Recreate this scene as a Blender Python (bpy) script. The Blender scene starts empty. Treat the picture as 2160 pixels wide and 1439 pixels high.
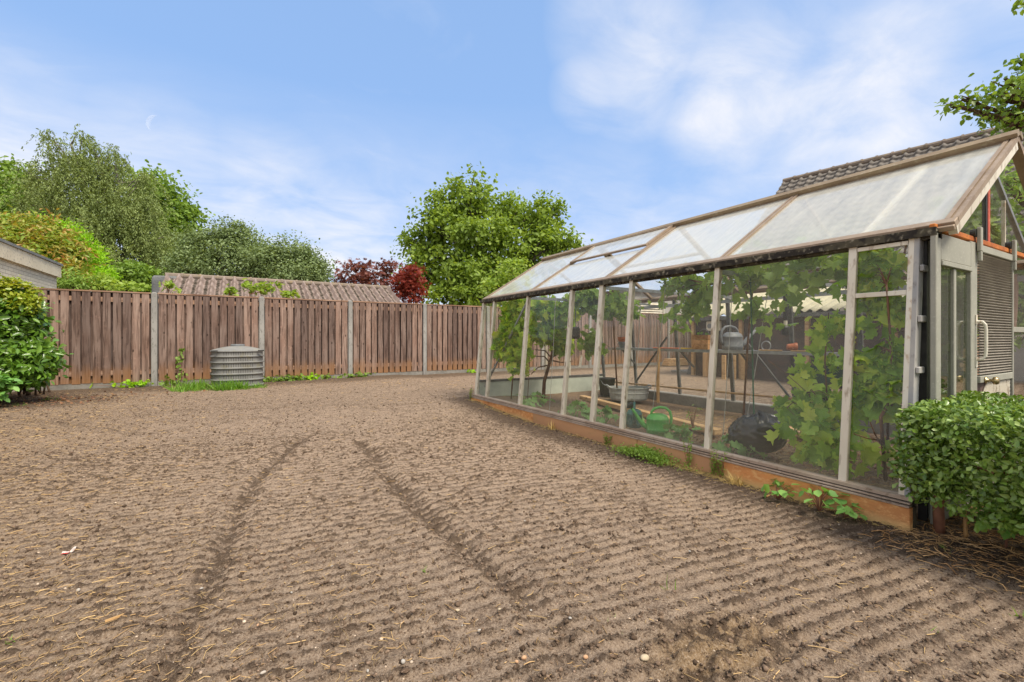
import bpy, math, random
import numpy as np
from mathutils import Vector, Matrix

RS = np.random.default_rng(11)
random.seed(11)
sc = bpy.context.scene
col = sc.collection
PI = math.pi

# ---------------------------------------------------------------- survey of the place
TH = math.radians(30.8)          # heading of the lens, clockwise from the long side of the greenhouse
FOC, CXP, HYP, HC = 960.0, 1080.0, 715.0, 0.97
RT = Vector((math.cos(TH), -math.sin(TH), 0)); FW = Vector((math.sin(TH), math.cos(TH), 0)); UP = Vector((0, 0, 1))
EYE = Vector((0, 0, HC))
def ray(px, py): return RT * ((px - CXP) / FOC) + FW + UP * ((HYP - py) / FOC)
def at_z(px, py, z=0.0):
    r = ray(px, py); return EYE + r * ((z - HC) / r.z)
def at_x(px, py, x):
    r = ray(px, py); return EYE + r * (x / r.x)
def at_y(px, py, y):
    r = ray(px, py); return EYE + r * (y / r.y)
def at_d(px, py, d): return EYE + ray(px, py) * d

# ---------------------------------------------------------------- objects
def tag(o, label=None, cat=None, group=None, kind=None):
    if label: o['label'] = label
    if cat: o['category'] = cat
    if group: o['group'] = group
    if kind: o['kind'] = kind
    return o
def thing(name, loc, label, cat, group=None):
    o = bpy.data.objects.new(name, None); col.objects.link(o)
    o.location = loc; o.empty_display_size = .1
    return tag(o, label, cat, group)
def wpos(o):
    p = Vector(o.location)
    return p if o.parent is None else p + o.matrix_parent_inverse.translation + wpos(o.parent)
def link(name, me, mat, parent=None, local=False):
    o = bpy.data.objects.new(name, me); col.objects.link(o)
    if mat is not None: me.materials.append(mat)
    if parent is not None:
        o.parent = parent
        if not local:
            o.matrix_parent_inverse = Matrix.Translation(-wpos(parent))
    return o
def dup(root, loc, rz=0.0, s=1.0, label=None):
    r = root.copy(); col.objects.link(r); r.location = loc
    r.rotation_euler = (0, 0, rz); r.scale = (s, s, s)
    if label: r['label'] = label
    for ch in list(root.children):
        c = ch.copy(); col.objects.link(c); c.parent = r
        for g in list(ch.children):
            d = g.copy(); col.objects.link(d); d.parent = c
    return r

def mesh_np(name, V, loops, starts, smooth=False):
    me = bpy.data.meshes.new(name)
    V = np.ascontiguousarray(V, dtype=np.float32)
    me.vertices.add(len(V)); me.vertices.foreach_set('co', V.ravel())
    me.loops.add(len(loops)); me.loops.foreach_set('vertex_index', np.ascontiguousarray(loops, dtype=np.int32))
    me.polygons.add(len(starts)); me.polygons.foreach_set('loop_start', np.ascontiguousarray(starts, dtype=np.int32))
    if smooth: me.polygons.foreach_set('use_smooth', np.ones(len(starts), dtype=bool))
    me.update(calc_edges=True); me.validate()
    return me

class MB:
    """collects shapes that become one mesh"""
    def __init__(s): s.v = []; s.f = []
    def add(s, vs, fs):
        k = len(s.v); s.v += [tuple(v) for v in vs]; s.f += [tuple(i + k for i in f) for f in fs]; return s
    def box(s, x0, x1, y0, y1, z0, z1):
        return s.add([(x0,y0,z0),(x1,y0,z0),(x1,y1,z0),(x0,y1,z0),(x0,y0,z1),(x1,y0,z1),(x1,y1,z1),(x0,y1,z1)],
                     [(0,3,2,1),(4,5,6,7),(0,1,5,4),(1,2,6,5),(2,3,7,6),(3,0,4,7)])
    def hexa(s, a, b):
        """a, b: two quads (4 points each) joined"""
        return s.add(list(a) + list(b), [(3,2,1,0),(4,5,6,7),(0,1,5,4),(1,2,6,5),(2,3,7,6),(3,0,4,7)])
    def bar(s, p0, p1, w, h, side=(0, 1, 0)):
        """square bar from p0 to p1, w along side, h across"""
        p0 = Vector(p0); p1 = Vector(p1); t = (p1 - p0).normalized(); sd = Vector(side)
        sd = (sd - t * sd.dot(t)).normalized(); n = t.cross(sd)
        q = [sd*(-w/2)+n*(-h/2), sd*(w/2)+n*(-h/2), sd*(w/2)+n*(h/2), sd*(-w/2)+n*(h/2)]
        return s.hexa([p0 + k for k in q], [p1 + k for k in q])
    def tube(s, pts, rad, n=8, caps=True):
        pts = [Vector(p) for p in pts]; m = len(pts)
        rad = [rad] * m if not hasattr(rad, '__len__') else list(rad)
        ref = Vector((0.31, 0.87, 0.38)); vs = []
        for i, p in enumerate(pts):
            t = (pts[min(i+1, m-1)] - pts[max(i-1, 0)])
            if t.length < 1e-9: t = Vector((0, 0, 1))
            t.normalize(); a = t.cross(ref)
            if a.length < .1: a = t.cross(Vector((1, 0, 0)))
            a.normalize(); b = t.cross(a)
            for k in range(n):
                an = 2*PI*k/n; vs.append(p + (a*math.cos(an) + b*math.sin(an)) * rad[i])
        fs = []
        for i in range(m-1):
            for k in range(n):
                fs.append((i*n+k, i*n+(k+1) % n, (i+1)*n+(k+1) % n, (i+1)*n+k))
        if caps: fs.append(tuple(range(n-1, -1, -1))); fs.append(tuple((m-1)*n+k for k in range(n)))
        return s.add(vs, fs)
    def lathe(s, prof, c=(0, 0, 0), n=24, sx=1.0, sy=1.0, sup=None):
        """prof: (r, z) list; sup: superellipse exponent"""
        vs = []
        for r, z in prof:
            for k in range(n):
                a = 2*PI*k/n; ca, sa = math.cos(a), math.sin(a)
                if sup: q = (abs(ca)**sup + abs(sa)**sup) ** (-1/sup)
                else: q = 1
                vs.append((c[0]+r*q*ca*sx, c[1]+r*q*sa*sy, c[2]+z))
        fs = []
        for i in range(len(prof)-1):
            for k in range(n):
                fs.append((i*n+k, i*n+(k+1) % n, (i+1)*n+(k+1) % n, (i+1)*n+k))
        if prof[0][0] > 1e-4: fs.append(tuple(range(n-1, -1, -1)))
        if prof[-1][0] > 1e-4: fs.append(tuple((len(prof)-1)*n+k for k in range(n)))
        return s.add(vs, fs)
    def grid(s, fn, nu, nv):
        vs = [fn(i/nu, j/nv) for j in range(nv+1) for i in range(nu+1)]
        fs = [(j*(nu+1)+i, j*(nu+1)+i+1, (j+1)*(nu+1)+i+1, (j+1)*(nu+1)+i) for j in range(nv) for i in range(nu)]
        return s.add(vs, fs)
    def build(s, name, mat, parent=None, smooth=False, bevel=0.0, seg=1, local=False, solid=0.0, sub=0):
        me = bpy.data.meshes.new(name); me.from_pydata(s.v, [], s.f); me.update()
        if smooth: me.polygons.foreach_set('use_smooth', [True] * len(me.polygons))
        o = link(name, me, mat, parent, local)
        if solid: m = o.modifiers.new('thickness', 'SOLIDIFY'); m.thickness = solid; m.offset = 0
        if sub: m = o.modifiers.new('round', 'SUBSURF'); m.levels = sub; m.render_levels = sub
        if bevel:
            m = o.modifiers.new('edge', 'BEVEL'); m.width = bevel; m.segments = seg; m.limit_method = 'ANGLE'; m.angle_limit = .7
        return o

# ---------------------------------------------------------------- noise (numpy)
def _hash(ix, iy, sd):
    h = (ix.astype(np.int64) * 374761393 + iy.astype(np.int64) * 668265263 + sd * 2147483647) & 0xffffffff
    h = ((h ^ (h >> 13)) * 1274126177) & 0xffffffff
    h = (h ^ (h >> 16)); h = (h * 2246822519) & 0xffffffff
    return ((h ^ (h >> 15)) & 0xffffff) / float(0xffffff)
def vn(x, y, sd=0):
    x = np.asarray(x, dtype=float); y = np.asarray(y, dtype=float)
    xi = np.floor(x); yi = np.floor(y); fx = x - xi; fy = y - yi
    fx = fx*fx*(3-2*fx); fy = fy*fy*(3-2*fy)
    a = _hash(xi, yi, sd); b = _hash(xi+1, yi, sd); c = _hash(xi, yi+1, sd); d = _hash(xi+1, yi+1, sd)
    return (a*(1-fx)+b*fx)*(1-fy) + (c*(1-fx)+d*fx)*fy
def fbm(x, y, sd=0, oc=4, gain=.5):
    s = 0; a = 1; t = 0
    for i in range(oc):
        s = s + a*vn(x*2**i + 13.7*i, y*2**i + 7.1*i, sd+i); t += a; a *= gain
    return s / t
def sst(a, b, x):
    t = np.clip((np.asarray(x, dtype=float)-a)/(b-a), 0, 1); return t*t*(3-2*t)

# ---------------------------------------------------------------- leaves
def _fan(pts, cz=-.05):
    """outline fan about a midrib point"""
    V = [(0, .42, cz)] + pts; n = len(pts)
    return np.array(V), [(0, 1+i, 1+(i+1) % n) for i in range(n)]
SHAPES = {
    'oval': (np.array([(0,0,0),(.30,.33,.07),(.24,.70,.05),(0,1,-.04),(-.24,.70,.05),(-.30,.33,.07)]), [(0,1,2,3),(0,3,4,5)]),
    'round': (np.array([(0,0,0),(.36,.25,.08),(.38,.62,.08),(0,1,-.02),(-.38,.62,.08),(-.36,.25,.08)]), [(0,1,2,3),(0,3,4,5)]),
    'obovate': (np.array([(0,0,0),(.17,.35,.05),(.27,.68,.08),(0,1,-.02),(-.27,.68,.08),(-.17,.35,.05)]), [(0,1,2,3),(0,3,4,5)]),
    'laurel': (np.array([(0,0,0),(.20,.33,.06),(.18,.68,.04),(0,1,-.08),(-.18,.68,.04),(-.20,.33,.06)]), [(0,1,2,3),(0,3,4,5)]),
    'thin': (np.array([(0,0,0),(.13,.35,.03),(.10,.70,.02),(0,1,-.08),(-.10,.70,.02),(-.13,.35,.03)]), [(0,1,2,3),(0,3,4,5)]),
    'lance': (np.array([(0,0,0),(.20,.35,.06),(.15,.70,.02),(0,1,-.12),(-.15,.70,.02),(-.20,.35,.06)]), [(0,1,2,3),(0,3,4,5)]),
    'blade': (np.array([(-.035,0,0),(.035,0,0),(.03,.5,-.03),(-.03,.5,-.03),(0,1,-.2)]), [(0,1,2,3),(3,2,4)]),
    'grape': _fan([(0,.10,.02),(.22,-.06,.13),(.46,.12,.16),(.33,.30,.06),(.56,.46,.15),(.34,.62,.0),(.28,.82,.06),(.10,.78,-.06),(0,1.06,-.22),
                   (-.10,.78,-.06),(-.28,.82,.10),(-.34,.62,.02),(-.56,.46,.20),(-.33,.30,.08),(-.46,.12,.14),(-.22,-.06,.11)], -.08),
    'star': _fan([(0,.12,0),(.34,.02,.02),(.16,.34,0),(.62,.46,.03),(.18,.56,0),(.40,.92,.0),(.08,.66,0),(0,1.15,-.05),(-.08,.66,0),(-.40,.92,0),(-.18,.56,0),(-.62,.46,.03),(-.16,.34,0),(-.34,.02,.02)]),
}
def _nrm(a): return a / np.maximum(np.linalg.norm(a, axis=1, keepdims=True), 1e-9)
def leaf_mesh(name, P, size, shape='oval', out=None, up=.5, rnd=.8, droop=.3, outk=.6, tdir=None, smooth=False, tout=.8):
    """P: (N,3) stalk points; one small folded face set per leaf"""
    P = np.asarray(P, dtype=float); N = len(P)
    T, F = SHAPES[shape]
    n = RS.normal(size=(N, 3)) * rnd; n[:, 2] += up
    if out is not None: n = n + np.asarray(out) * outk
    n = _nrm(n)
    t = RS.normal(size=(N, 3)); t[:, 2] -= droop * 1.7
    if out is not None: t = t + np.asarray(out) * tout
    if tdir is not None: t = np.asarray(tdir) + RS.normal(size=(N, 3)) * .35
    t = t - n * np.sum(t*n, axis=1, keepdims=True); t = _nrm(t)
    b = np.cross(t, n)
    s = np.asarray(size, dtype=float) * np.ones(N)
    V = P[:, None, :] + s[:, None, None] * (T[None, :, 0, None]*b[:, None, :] + T[None, :, 1, None]*t[:, None, :] + T[None, :, 2, None]*n[:, None, :])
    k = len(T)
    fl = np.concatenate([np.array(f) for f in F]); ln = np.array([len(f) for f in F])
    loops = (np.arange(N)[:, None]*k + fl[None, :]).ravel()
    st = np.concatenate([[0], np.cumsum(np.tile(ln, N))[:-1]])
    return mesh_np(name, V.reshape(-1, 3), loops, st, smooth)

# ---------------------------------------------------------------- materials
def nodes(name):
    m = bpy.data.materials.new(name); m.use_nodes = True; nt = m.node_tree; nt.nodes.clear()
    return m, nt, nt.nodes, nt.links
def N(nt, t, **kw):
    n = nt.nodes.new(t)
    for k, v in kw.items():
        if k.startswith('i_'): n.inputs[k[2:].replace('_', ' ')].default_value = v
        else: setattr(n, k, v)
    return n
def rgb(c): return (c[0], c[1], c[2], 1.0)
def mixc(nt, fac, a, b, mode='MIX'):
    n = nt.nodes.new('ShaderNodeMix'); n.data_type = 'RGBA'; n.blend_type = mode
    L = nt.links.new
    for s, v in ((n.inputs[0], fac), (n.inputs[6], a), (n.inputs[7], b)):
        if isinstance(v, bpy.types.NodeSocket): L(v, s)
        elif isinstance(v, (int, float)): s.default_value = v
        else: s.default_value = rgb(v)
    return n.outputs[2]
def noise(nt, scale, detail=4, stretch=None, obj=True, rough=.55, dist=0.0, off=None):
    tc = nt.nodes.new('ShaderNodeTexCoord'); v = tc.outputs['Object' if obj else 'Generated']
    if stretch or off is not None:
        mp = nt.nodes.new('ShaderNodeMapping'); nt.links.new(v, mp.inputs['Vector'])
        if stretch: mp.inputs['Scale'].default_value = stretch
        if off is not None: nt.links.new(off, mp.inputs['Location'])
        v = mp.outputs[0]
    n = nt.nodes.new('ShaderNodeTexNoise'); n.inputs['Scale'].default_value = scale; n.inputs['Detail'].default_value = detail
    n.inputs['Roughness'].default_value = rough; n.inputs['Distortion'].default_value = dist
    nt.links.new(v, n.inputs['Vector']); return n.outputs['Fac']
def rng_(nt, x, a, b, c=0.0, d=1.0):
    n = nt.nodes.new('ShaderNodeMapRange'); n.inputs[1].default_value = a; n.inputs[2].default_value = b
    n.inputs[3].default_value = c; n.inputs[4].default_value = d; nt.links.new(x, n.inputs[0]); return n.outputs[0]
def mth(nt, op, a, b=None):
    n = nt.nodes.new('ShaderNodeMath'); n.operation = op
    for s, v in ((n.inputs[0], a), (n.inputs[1], b)):
        if v is None: continue
        if isinstance(v, bpy.types.NodeSocket): nt.links.new(v, s)
        else: s.default_value = v
    return n.outputs[0]
def finish(m, nt, colour, rough=.6, spec=.3, metal=0.0, bump=None, bstr=.3, bdist=.01):
    p = nt.nodes.new('ShaderNodeBsdfPrincipled'); o = nt.nodes.new('ShaderNodeOutputMaterial')
    if isinstance(colour, bpy.types.NodeSocket): nt.links.new(colour, p.inputs['Base Color'])
    else: p.inputs['Base Color'].default_value = rgb(colour)
    if isinstance(rough, bpy.types.NodeSocket): nt.links.new(rough, p.inputs['Roughness'])
    else: p.inputs['Roughness'].default_value = rough
    p.inputs['Specular IOR Level'].default_value = spec; p.inputs['Metallic'].default_value = metal
    if bump is not None:
        b = nt.nodes.new('ShaderNodeBump'); b.inputs['Strength'].default_value = bstr; b.inputs['Distance'].default_value = bdist
        nt.links.new(bump, b.inputs['Height']); nt.links.new(b.outputs[0], p.inputs['Normal'])
    nt.links.new(p.outputs[0], o.inputs[0]); return m
def worn(name, c1, c2, scale=8, lo=.4, hi=.65, rough=.6, spec=.3, metal=0.0, c3=None, s3=40, bstr=.25, stretch=None, bdist=.004, vary=0.0):
    """base colour with wear patches and a fine speckle"""
    m, nt, ns, L = nodes(name)
    c = mixc(nt, rng_(nt, noise(nt, scale, 6, stretch), lo, hi), c1, c2)
    if c3 is not None: c = mixc(nt, rng_(nt, noise(nt, s3, 5, stretch), .55, .72), c, c3)
    if vary:
        g = nt.nodes.new('ShaderNodeNewGeometry')
        c = mixc(nt, 1.0, c, mixc(nt, g.outputs['Random Per Island'], (1-vary,)*3, (1+vary,)*3), 'MULTIPLY')
    return finish(m, nt, c, rough, spec, metal, noise(nt, s3*2, 4, stretch), bstr, bdist)
def leafmat(name, cols, trans=.35, rough=.45, spec=.35, patch=.6, pscale=1.2, back=1.0):
    """cols: three leaf colours picked leaf by leaf, a hue that wanders over the plant, light passing through"""
    m, nt, ns, L = nodes(name)
    g = ns.new('ShaderNodeNewGeometry')
    r = ns.new('ShaderNodeValToRGB'); r.color_ramp.interpolation = 'LINEAR'
    el = r.color_ramp.elements; el[0].position = 0; el[0].color = rgb(cols[0]); el[1].position = 1; el[1].color = rgb(cols[-1])
    for i, c in enumerate(cols[1:-1]): e = el.new((i+1)/(len(cols)-1)); e.color = rgb(c)
    f = mth(nt, 'ADD', mth(nt, 'MULTIPLY', g.outputs['Random Per Island'], 1-patch), mth(nt, 'MULTIPLY', rng_(nt, noise(nt, pscale, 3), .3, .7), patch))
    L.new(f, r.inputs[0]); c = r.outputs[0]
    p = ns.new('ShaderNodeBsdfPrincipled'); L.new(c, p.inputs['Base Color']); p.inputs['Roughness'].default_value = rough
    p.inputs['Specular IOR Level'].default_value = spec
    t = ns.new('ShaderNodeBsdfTranslucent'); L.new(mixc(nt, 1.0, c, (1.35*back, 1.25*back, .55*back), 'MULTIPLY'), t.inputs['Color'])
    mx = ns.new('ShaderNodeMixShader'); mx.inputs[0].default_value = trans
    L.new(p.outputs[0], mx.inputs[1]); L.new(t.outputs[0], mx.inputs[2])
    o = ns.new('ShaderNodeOutputMaterial'); L.new(mx.outputs[0], o.inputs[0]); return m
def glassmat(name, dirt=.1, tint=(.93,.96,.92), film=(.62,.62,.52), low=None, gloss=1.0, dscale=3.0, streak=(1,1,.25), rough=.03, spread=(.35, 1.5), tl_=.4):
    """dusty sheet of glass: clear, mirrored at a slant, with a film of dirt; low=(z0,z1,extra) dirtier towards the sill"""
    m, nt, ns, L = nodes(name)
    lw = ns.new('ShaderNodeLayerWeight'); lw.inputs[0].default_value = .5
    f5 = mth(nt, 'POWER', lw.outputs['Facing'], 4.0)
    fr = mth(nt, 'ADD', mth(nt, 'MULTIPLY', f5, .75*gloss), .025*gloss)
    tr = ns.new('ShaderNodeBsdfTransparent'); tr.inputs[0].default_value = rgb(tint)
    gl = ns.new('ShaderNodeBsdfGlossy'); gl.inputs['Roughness'].default_value = rough; gl.inputs[0].default_value = (.95,.97,1,1)
    m1 = ns.new('ShaderNodeMixShader'); L.new(fr, m1.inputs[0]); L.new(tr.outputs[0], m1.inputs[1]); L.new(gl.outputs[0], m1.inputs[2])
    oi = ns.new('ShaderNodeObjectInfo'); off = mth(nt, 'MULTIPLY', oi.outputs['Random'], 37.0)
    d = rng_(nt, noise(nt, dscale, 7, streak, off=off, rough=.65), .3, .75, dirt*spread[0], dirt*spread[1])
    if low:
        tc = ns.new('ShaderNodeTexCoord'); sx = ns.new('ShaderNodeSeparateXYZ'); L.new(tc.outputs['Object'], sx.inputs[0])
        wob = mth(nt, 'ADD', sx.outputs[2], mth(nt, 'MULTIPLY', noise(nt, 5, 5), .25))
        d = mth(nt, 'ADD', d, rng_(nt, wob, low[0], low[1], low[2], 0.0))
    df = ns.new('ShaderNodeBsdfDiffuse'); df.inputs[0].default_value = rgb(film)
    tl = ns.new('ShaderNodeBsdfTranslucent'); tl.inputs[0].default_value = rgb(film)
    m2 = ns.new('ShaderNodeMixShader'); m2.inputs[0].default_value = tl_; L.new(df.outputs[0], m2.inputs[1]); L.new(tl.outputs[0], m2.inputs[2])
    m3 = ns.new('ShaderNodeMixShader'); L.new(d, m3.inputs[0]); L.new(m1.outputs[0], m3.inputs[1]); L.new(m2.outputs[0], m3.inputs[2])
    o = ns.new('ShaderNodeOutputMaterial'); L.new(m3.outputs[0], o.inputs[0]); return m
def boardmat(name, c1, c2, c3, low=None, grain=(30, 30, 1.6), vary=.35, stain_z=(.1, .6)):
    """weathered boards with grain along z, knots and a different tone board by board; low: colour of the stains near the bottom edge"""
    m, nt, ns, L = nodes(name)
    g = ns.new('ShaderNodeNewGeometry'); ri = g.outputs['Random Per Island']
    off = ns.new('ShaderNodeCombineXYZ'); L.new(mth(nt, 'MULTIPLY', ri, 91.0), off.inputs[0]); L.new(mth(nt, 'MULTIPLY', ri, 57.0), off.inputs[2])
    oi = ns.new('ShaderNodeObjectInfo'); L.new(mth(nt, 'MULTIPLY', oi.outputs['Random'], 43.0), off.inputs[1])
    gr = noise(nt, 1.0, 6, grain, off=off.outputs[0], rough=.6, dist=.9)
    big = noise(nt, 1.0, 4, (3.5, 3.5, 1.3), off=off.outputs[0])
    c = mixc(nt, rng_(nt, big, .35, .65), c1, c2)
    c = mixc(nt, rng_(nt, gr, .46, .66), c, c3)
    lt = noise(nt, 1.0, 5, (grain[0]*.5, grain[1]*.5, 9), off=off.outputs[0], rough=.7)
    c = mixc(nt, rng_(nt, lt, .58, .72, 0, .55), c, tuple(min(1, k*1.9) for k in c1))
    kn = ns.new('ShaderNodeTexVoronoi'); kn.inputs['Scale'].default_value = 1.0
    mp = ns.new('ShaderNodeMapping'); mp.inputs['Scale'].default_value = (7, 7, 3.6); tc = ns.new('ShaderNodeTexCoord')
    L.new(tc.outputs['Object'], mp.inputs[0]); L.new(off.outputs[0], mp.inputs[1]); L.new(mp.outputs[0], kn.inputs['Vector'])
    c = mixc(nt, rng_(nt, kn.outputs['Distance'], .06, .13, .85, 0), c, tuple(k*.35 for k in c3))
    c = mixc(nt, 1.0, c, mixc(nt, ri, (1-vary, 1-vary, 1-vary*.9), (1+vary, 1+vary*.92, 1+vary*.9)), 'MULTIPLY')
    if low:
        sx = ns.new('ShaderNodeSeparateXYZ'); L.new(tc.outputs['Object'], sx.inputs[0])
        h = mth(nt, 'ADD', sx.outputs[2], mth(nt, 'MULTIPLY', mth(nt, 'SUBTRACT', noise(nt, 1.1, 4), .5), 1.5))
        h = mth(nt, 'ADD', h, mth(nt, 'MULTIPLY', ri, .35))
        c = mixc(nt, rng_(nt, h, stain_z[0], stain_z[1], .8, 0), c, low)
    return finish(m, nt, c, .8, .15, 0, gr, .35, .004)
# ---------------------------------------------------------------- camera, sun, sky
cam = bpy.data.cameras.new('camera'); co = bpy.data.objects.new('camera', cam); col.objects.link(co)
cam.sensor_width = 36; cam.lens = 16.0; cam.clip_end = 9000; cam.clip_start = .05; cam.shift_y = -4.5/2160
co.location = EYE; co.rotation_euler = (PI/2, 0, -TH); sc.camera = co
sc.view_settings.view_transform = 'Standard'; sc.view_settings.look = 'None'; sc.view_settings.gamma = 1
sc.view_settings.exposure = 0.66; sc.view_settings.use_curve_mapping = False
sc.cycles.transparent_max_bounces = 24; sc.cycles.max_bounces = 8; sc.cycles.diffuse_bounces = 4
sc.cycles.use_denoising = True; sc.cycles.denoising_prefilter = 'ACCURATE'; sc.cycles.caustics_reflective = False; sc.cycles.caustics_refractive = False
sc.cycles.sample_clamp_indirect = 6

SUN_DIR = Vector((.17, -.55, .88)).normalized()
sl = bpy.data.lights.new('sun', 'SUN'); sl.energy = 3.5; sl.angle = math.radians(26); sl.color = (1, .91, .77)
so = bpy.data.objects.new('sun', sl); col.objects.link(so); so.location = (0, 0, 30)
so.rotation_euler = SUN_DIR.to_track_quat('Z', 'Y').to_euler()

w = bpy.data.worlds.new('World'); sc.world = w; w.use_nodes = True
nt = w.node_tree; nt.nodes.clear(); L = nt.links.new
bg = nt.nodes.new('ShaderNodeBackground'); wo = nt.nodes.new('ShaderNodeOutputWorld'); L(bg.outputs[0], wo.inputs[0])
sky = nt.nodes.new('ShaderNodeTexSky'); sky.sky_type = 'NISHITA'; sky.sun_disc = False
sky.sun_elevation = math.asin(SUN_DIR.z); sky.sun_rotation = math.atan2(SUN_DIR.x, SUN_DIR.y)
sky.air_density = 1.0; sky.dust_density = .6; sky.ozone_density = 1.6
tc = nt.nodes.new('ShaderNodeTexCoord'); sx = nt.nodes.new('ShaderNodeSeparateXYZ'); L(tc.outputs['Generated'], sx.inputs[0])
zz = mth(nt, 'MAXIMUM', sx.outputs[2], 0.0)
# air-light that the real sky of this hazy summer day has over the clear-sky model
base = mixc(nt, 1.0, sky.outputs[0], (.9, 1.08, 1.25), 'MULTIPLY')
veil = rng_(nt, zz, 0.0, .75, .80, .66)
base = mixc(nt, veil, base, (3.75, 6.05, 10.3))
# cloud layer: fibrous noise on a flat sheet high up, thick in places
den = mth(nt, 'ADD', zz, .18)
cx = nt.nodes.new('ShaderNodeCombineXYZ'); L(mth(nt, 'DIVIDE', sx.outputs[0], den), cx.inputs[0]); L(mth(nt, 'DIVIDE', sx.outputs[1], den), cx.inputs[1])
def cn(scale, detail, rough, dist, rot=0, sy=1.0, off=(0, 0, 0)):
    mp = nt.nodes.new('ShaderNodeMapping'); mp.inputs['Rotation'].default_value = (0, 0, rot); mp.inputs['Scale'].default_value = (1, sy, 1)
    mp.inputs['Location'].default_value = off
    L(cx.outputs[0], mp.inputs[0]); n = nt.nodes.new('ShaderNodeTexNoise'); n.inputs['Scale'].default_value = scale
    n.inputs['Detail'].default_value = detail; n.inputs['Roughness'].default_value = rough; n.inputs['Distortion'].default_value = dist
    L(mp.outputs[0], n.inputs['Vector']); return n.outputs['Fac']
def toward(px, py, tight, soft):
    """1 in the direction of a bank of cloud, fading to 0 about it"""
    d = ray(px, py).normalized(); vm = nt.nodes.new('ShaderNodeVectorMath'); vm.operation = 'DOT_PRODUCT'
    L(tc.outputs['Generated'], vm.inputs[0]); vm.inputs[1].default_value = d
    return rng_(nt, vm.outputs['Value'], math.cos(math.radians(soft)), math.cos(math.radians(tight)), 0, 1)
fib = cn(2.6, 9, .60, .45, .75, 1.35)
wide = cn(1.1, 4, .5, .2, 0, 1.0, (4, 2, 0))
bank = None
for px, py, a, b, k in ((1360, 130, 1, 9, .85), (1560, 190, 2, 10, .95), (1800, 230, 3, 11, .85), (1250, 190, 1, 5, .75), (1330, 40, 2, 9, .55), (1650, 60, 3, 12, .40), (1850, 330, 2, 8, .65), (2000, 120, 4, 12, .35),
                    (60, 470, 4, 14, .8), (330, 440, 4, 12, .75), (560, 470, 4, 12, .7), (720, 520, 3, 11, .85), (900, 560, 3, 10, .7), (60, 330, 3, 10, .4), (1480, 500, 2, 10, .25)):
    t = mth(nt, 'MULTIPLY', toward(px, py, a, b), k)
    bank = t if bank is None else mth(nt, 'MAXIMUM', bank, t)
low = rng_(nt, zz, .03, .46, .95, 0.0)
vb_ = nt.nodes.new('ShaderNodeVectorMath'); vb_.operation = 'DOT_PRODUCT'; L(tc.outputs['Generated'], vb_.inputs[0]); vb_.inputs[1].default_value = -FW
behind = rng_(nt, vb_.outputs['Value'], -.56, -.10, 0, .92)   # unseen bright overcast added outside the frame for soft fill
bank = mth(nt, 'MAXIMUM', bank, low)
nn = mth(nt, 'ADD', mth(nt, 'MULTIPLY', fib, .55), mth(nt, 'MULTIPLY', wide, .45))
cl = mth(nt, 'MULTIPLY', mth(nt, 'ADD', mth(nt, 'MULTIPLY', rng_(nt, nn, .36, .60), .78), .22), bank)
cl = mth(nt, 'ADD', cl, rng_(nt, nn, .56, .75, 0, .16))
cl = mth(nt, 'MAXIMUM', cl, behind)
cl = mth(nt, 'MINIMUM', cl, .93)
cc = mixc(nt, cl, base, (9.6, 9.5, 9.7))
L(cc, bg.inputs[0]); bg.inputs['Strength'].default_value = .067

# ---------------------------------------------------------------- the dug-over ground
GX, GXT, GY0, GY1 = 3.10, 3.24, 1.03, 6.28      # greenhouse: near wall foot, near wall head, gable ends
GXR, GZR, GXF, GXFT, EZ, SZ = 4.41, 2.30, 5.72, 5.58, 1.555, .105
FY = 11.73                                      # back fence
TR = [[(672, 912), (640, 925), (590, 965), (545, 1015), (515, 1060), (497, 1100), (478, 1150), (440, 1230), (400, 1320), (350, 1439)],
      [(758, 930), (768, 940), (790, 965), (830, 1020), (880, 1070), (930, 1115), (975, 1155), (1030, 1200), (1085, 1245), (1140, 1300), (1200, 1380)],
      [(770, 860), (850, 868), (960, 860), (1090, 900), (1180, 955), (1260, 1010), (1370, 1080), (1480, 1150), (1600, 1235)],
      [(660, 915), (560, 880), (400, 900), (300, 915), (180, 900), (0, 880)],
      [(900, 850), (1000, 850), (700, 856), (560, 862), (300, 868)]]
TRW = [[(p.x, p.y) for p in (at_z(*q) for q in t)] for t in TR]
TRK = [(.9, .05), (1.0, .06), (.25, .08), (.3, .10), (.3, .07)]
def dist_line(x, y, pts):
    d = np.full(np.shape(x), 9.0)
    for (ax, ay), (bx, by) in zip(pts[:-1], pts[1:]):
        ex, ey = bx-ax, by-ay; l2 = ex*ex+ey*ey
        if l2 < 1e-9: continue
        t = np.clip(((x-ax)*ex+(y-ay)*ey)/l2, 0, 1)
        d = np.minimum(d, np.hypot(x-ax-t*ex, y-ay-t*ey))
    return d
DIG = at_z(1520, 1365)
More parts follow.
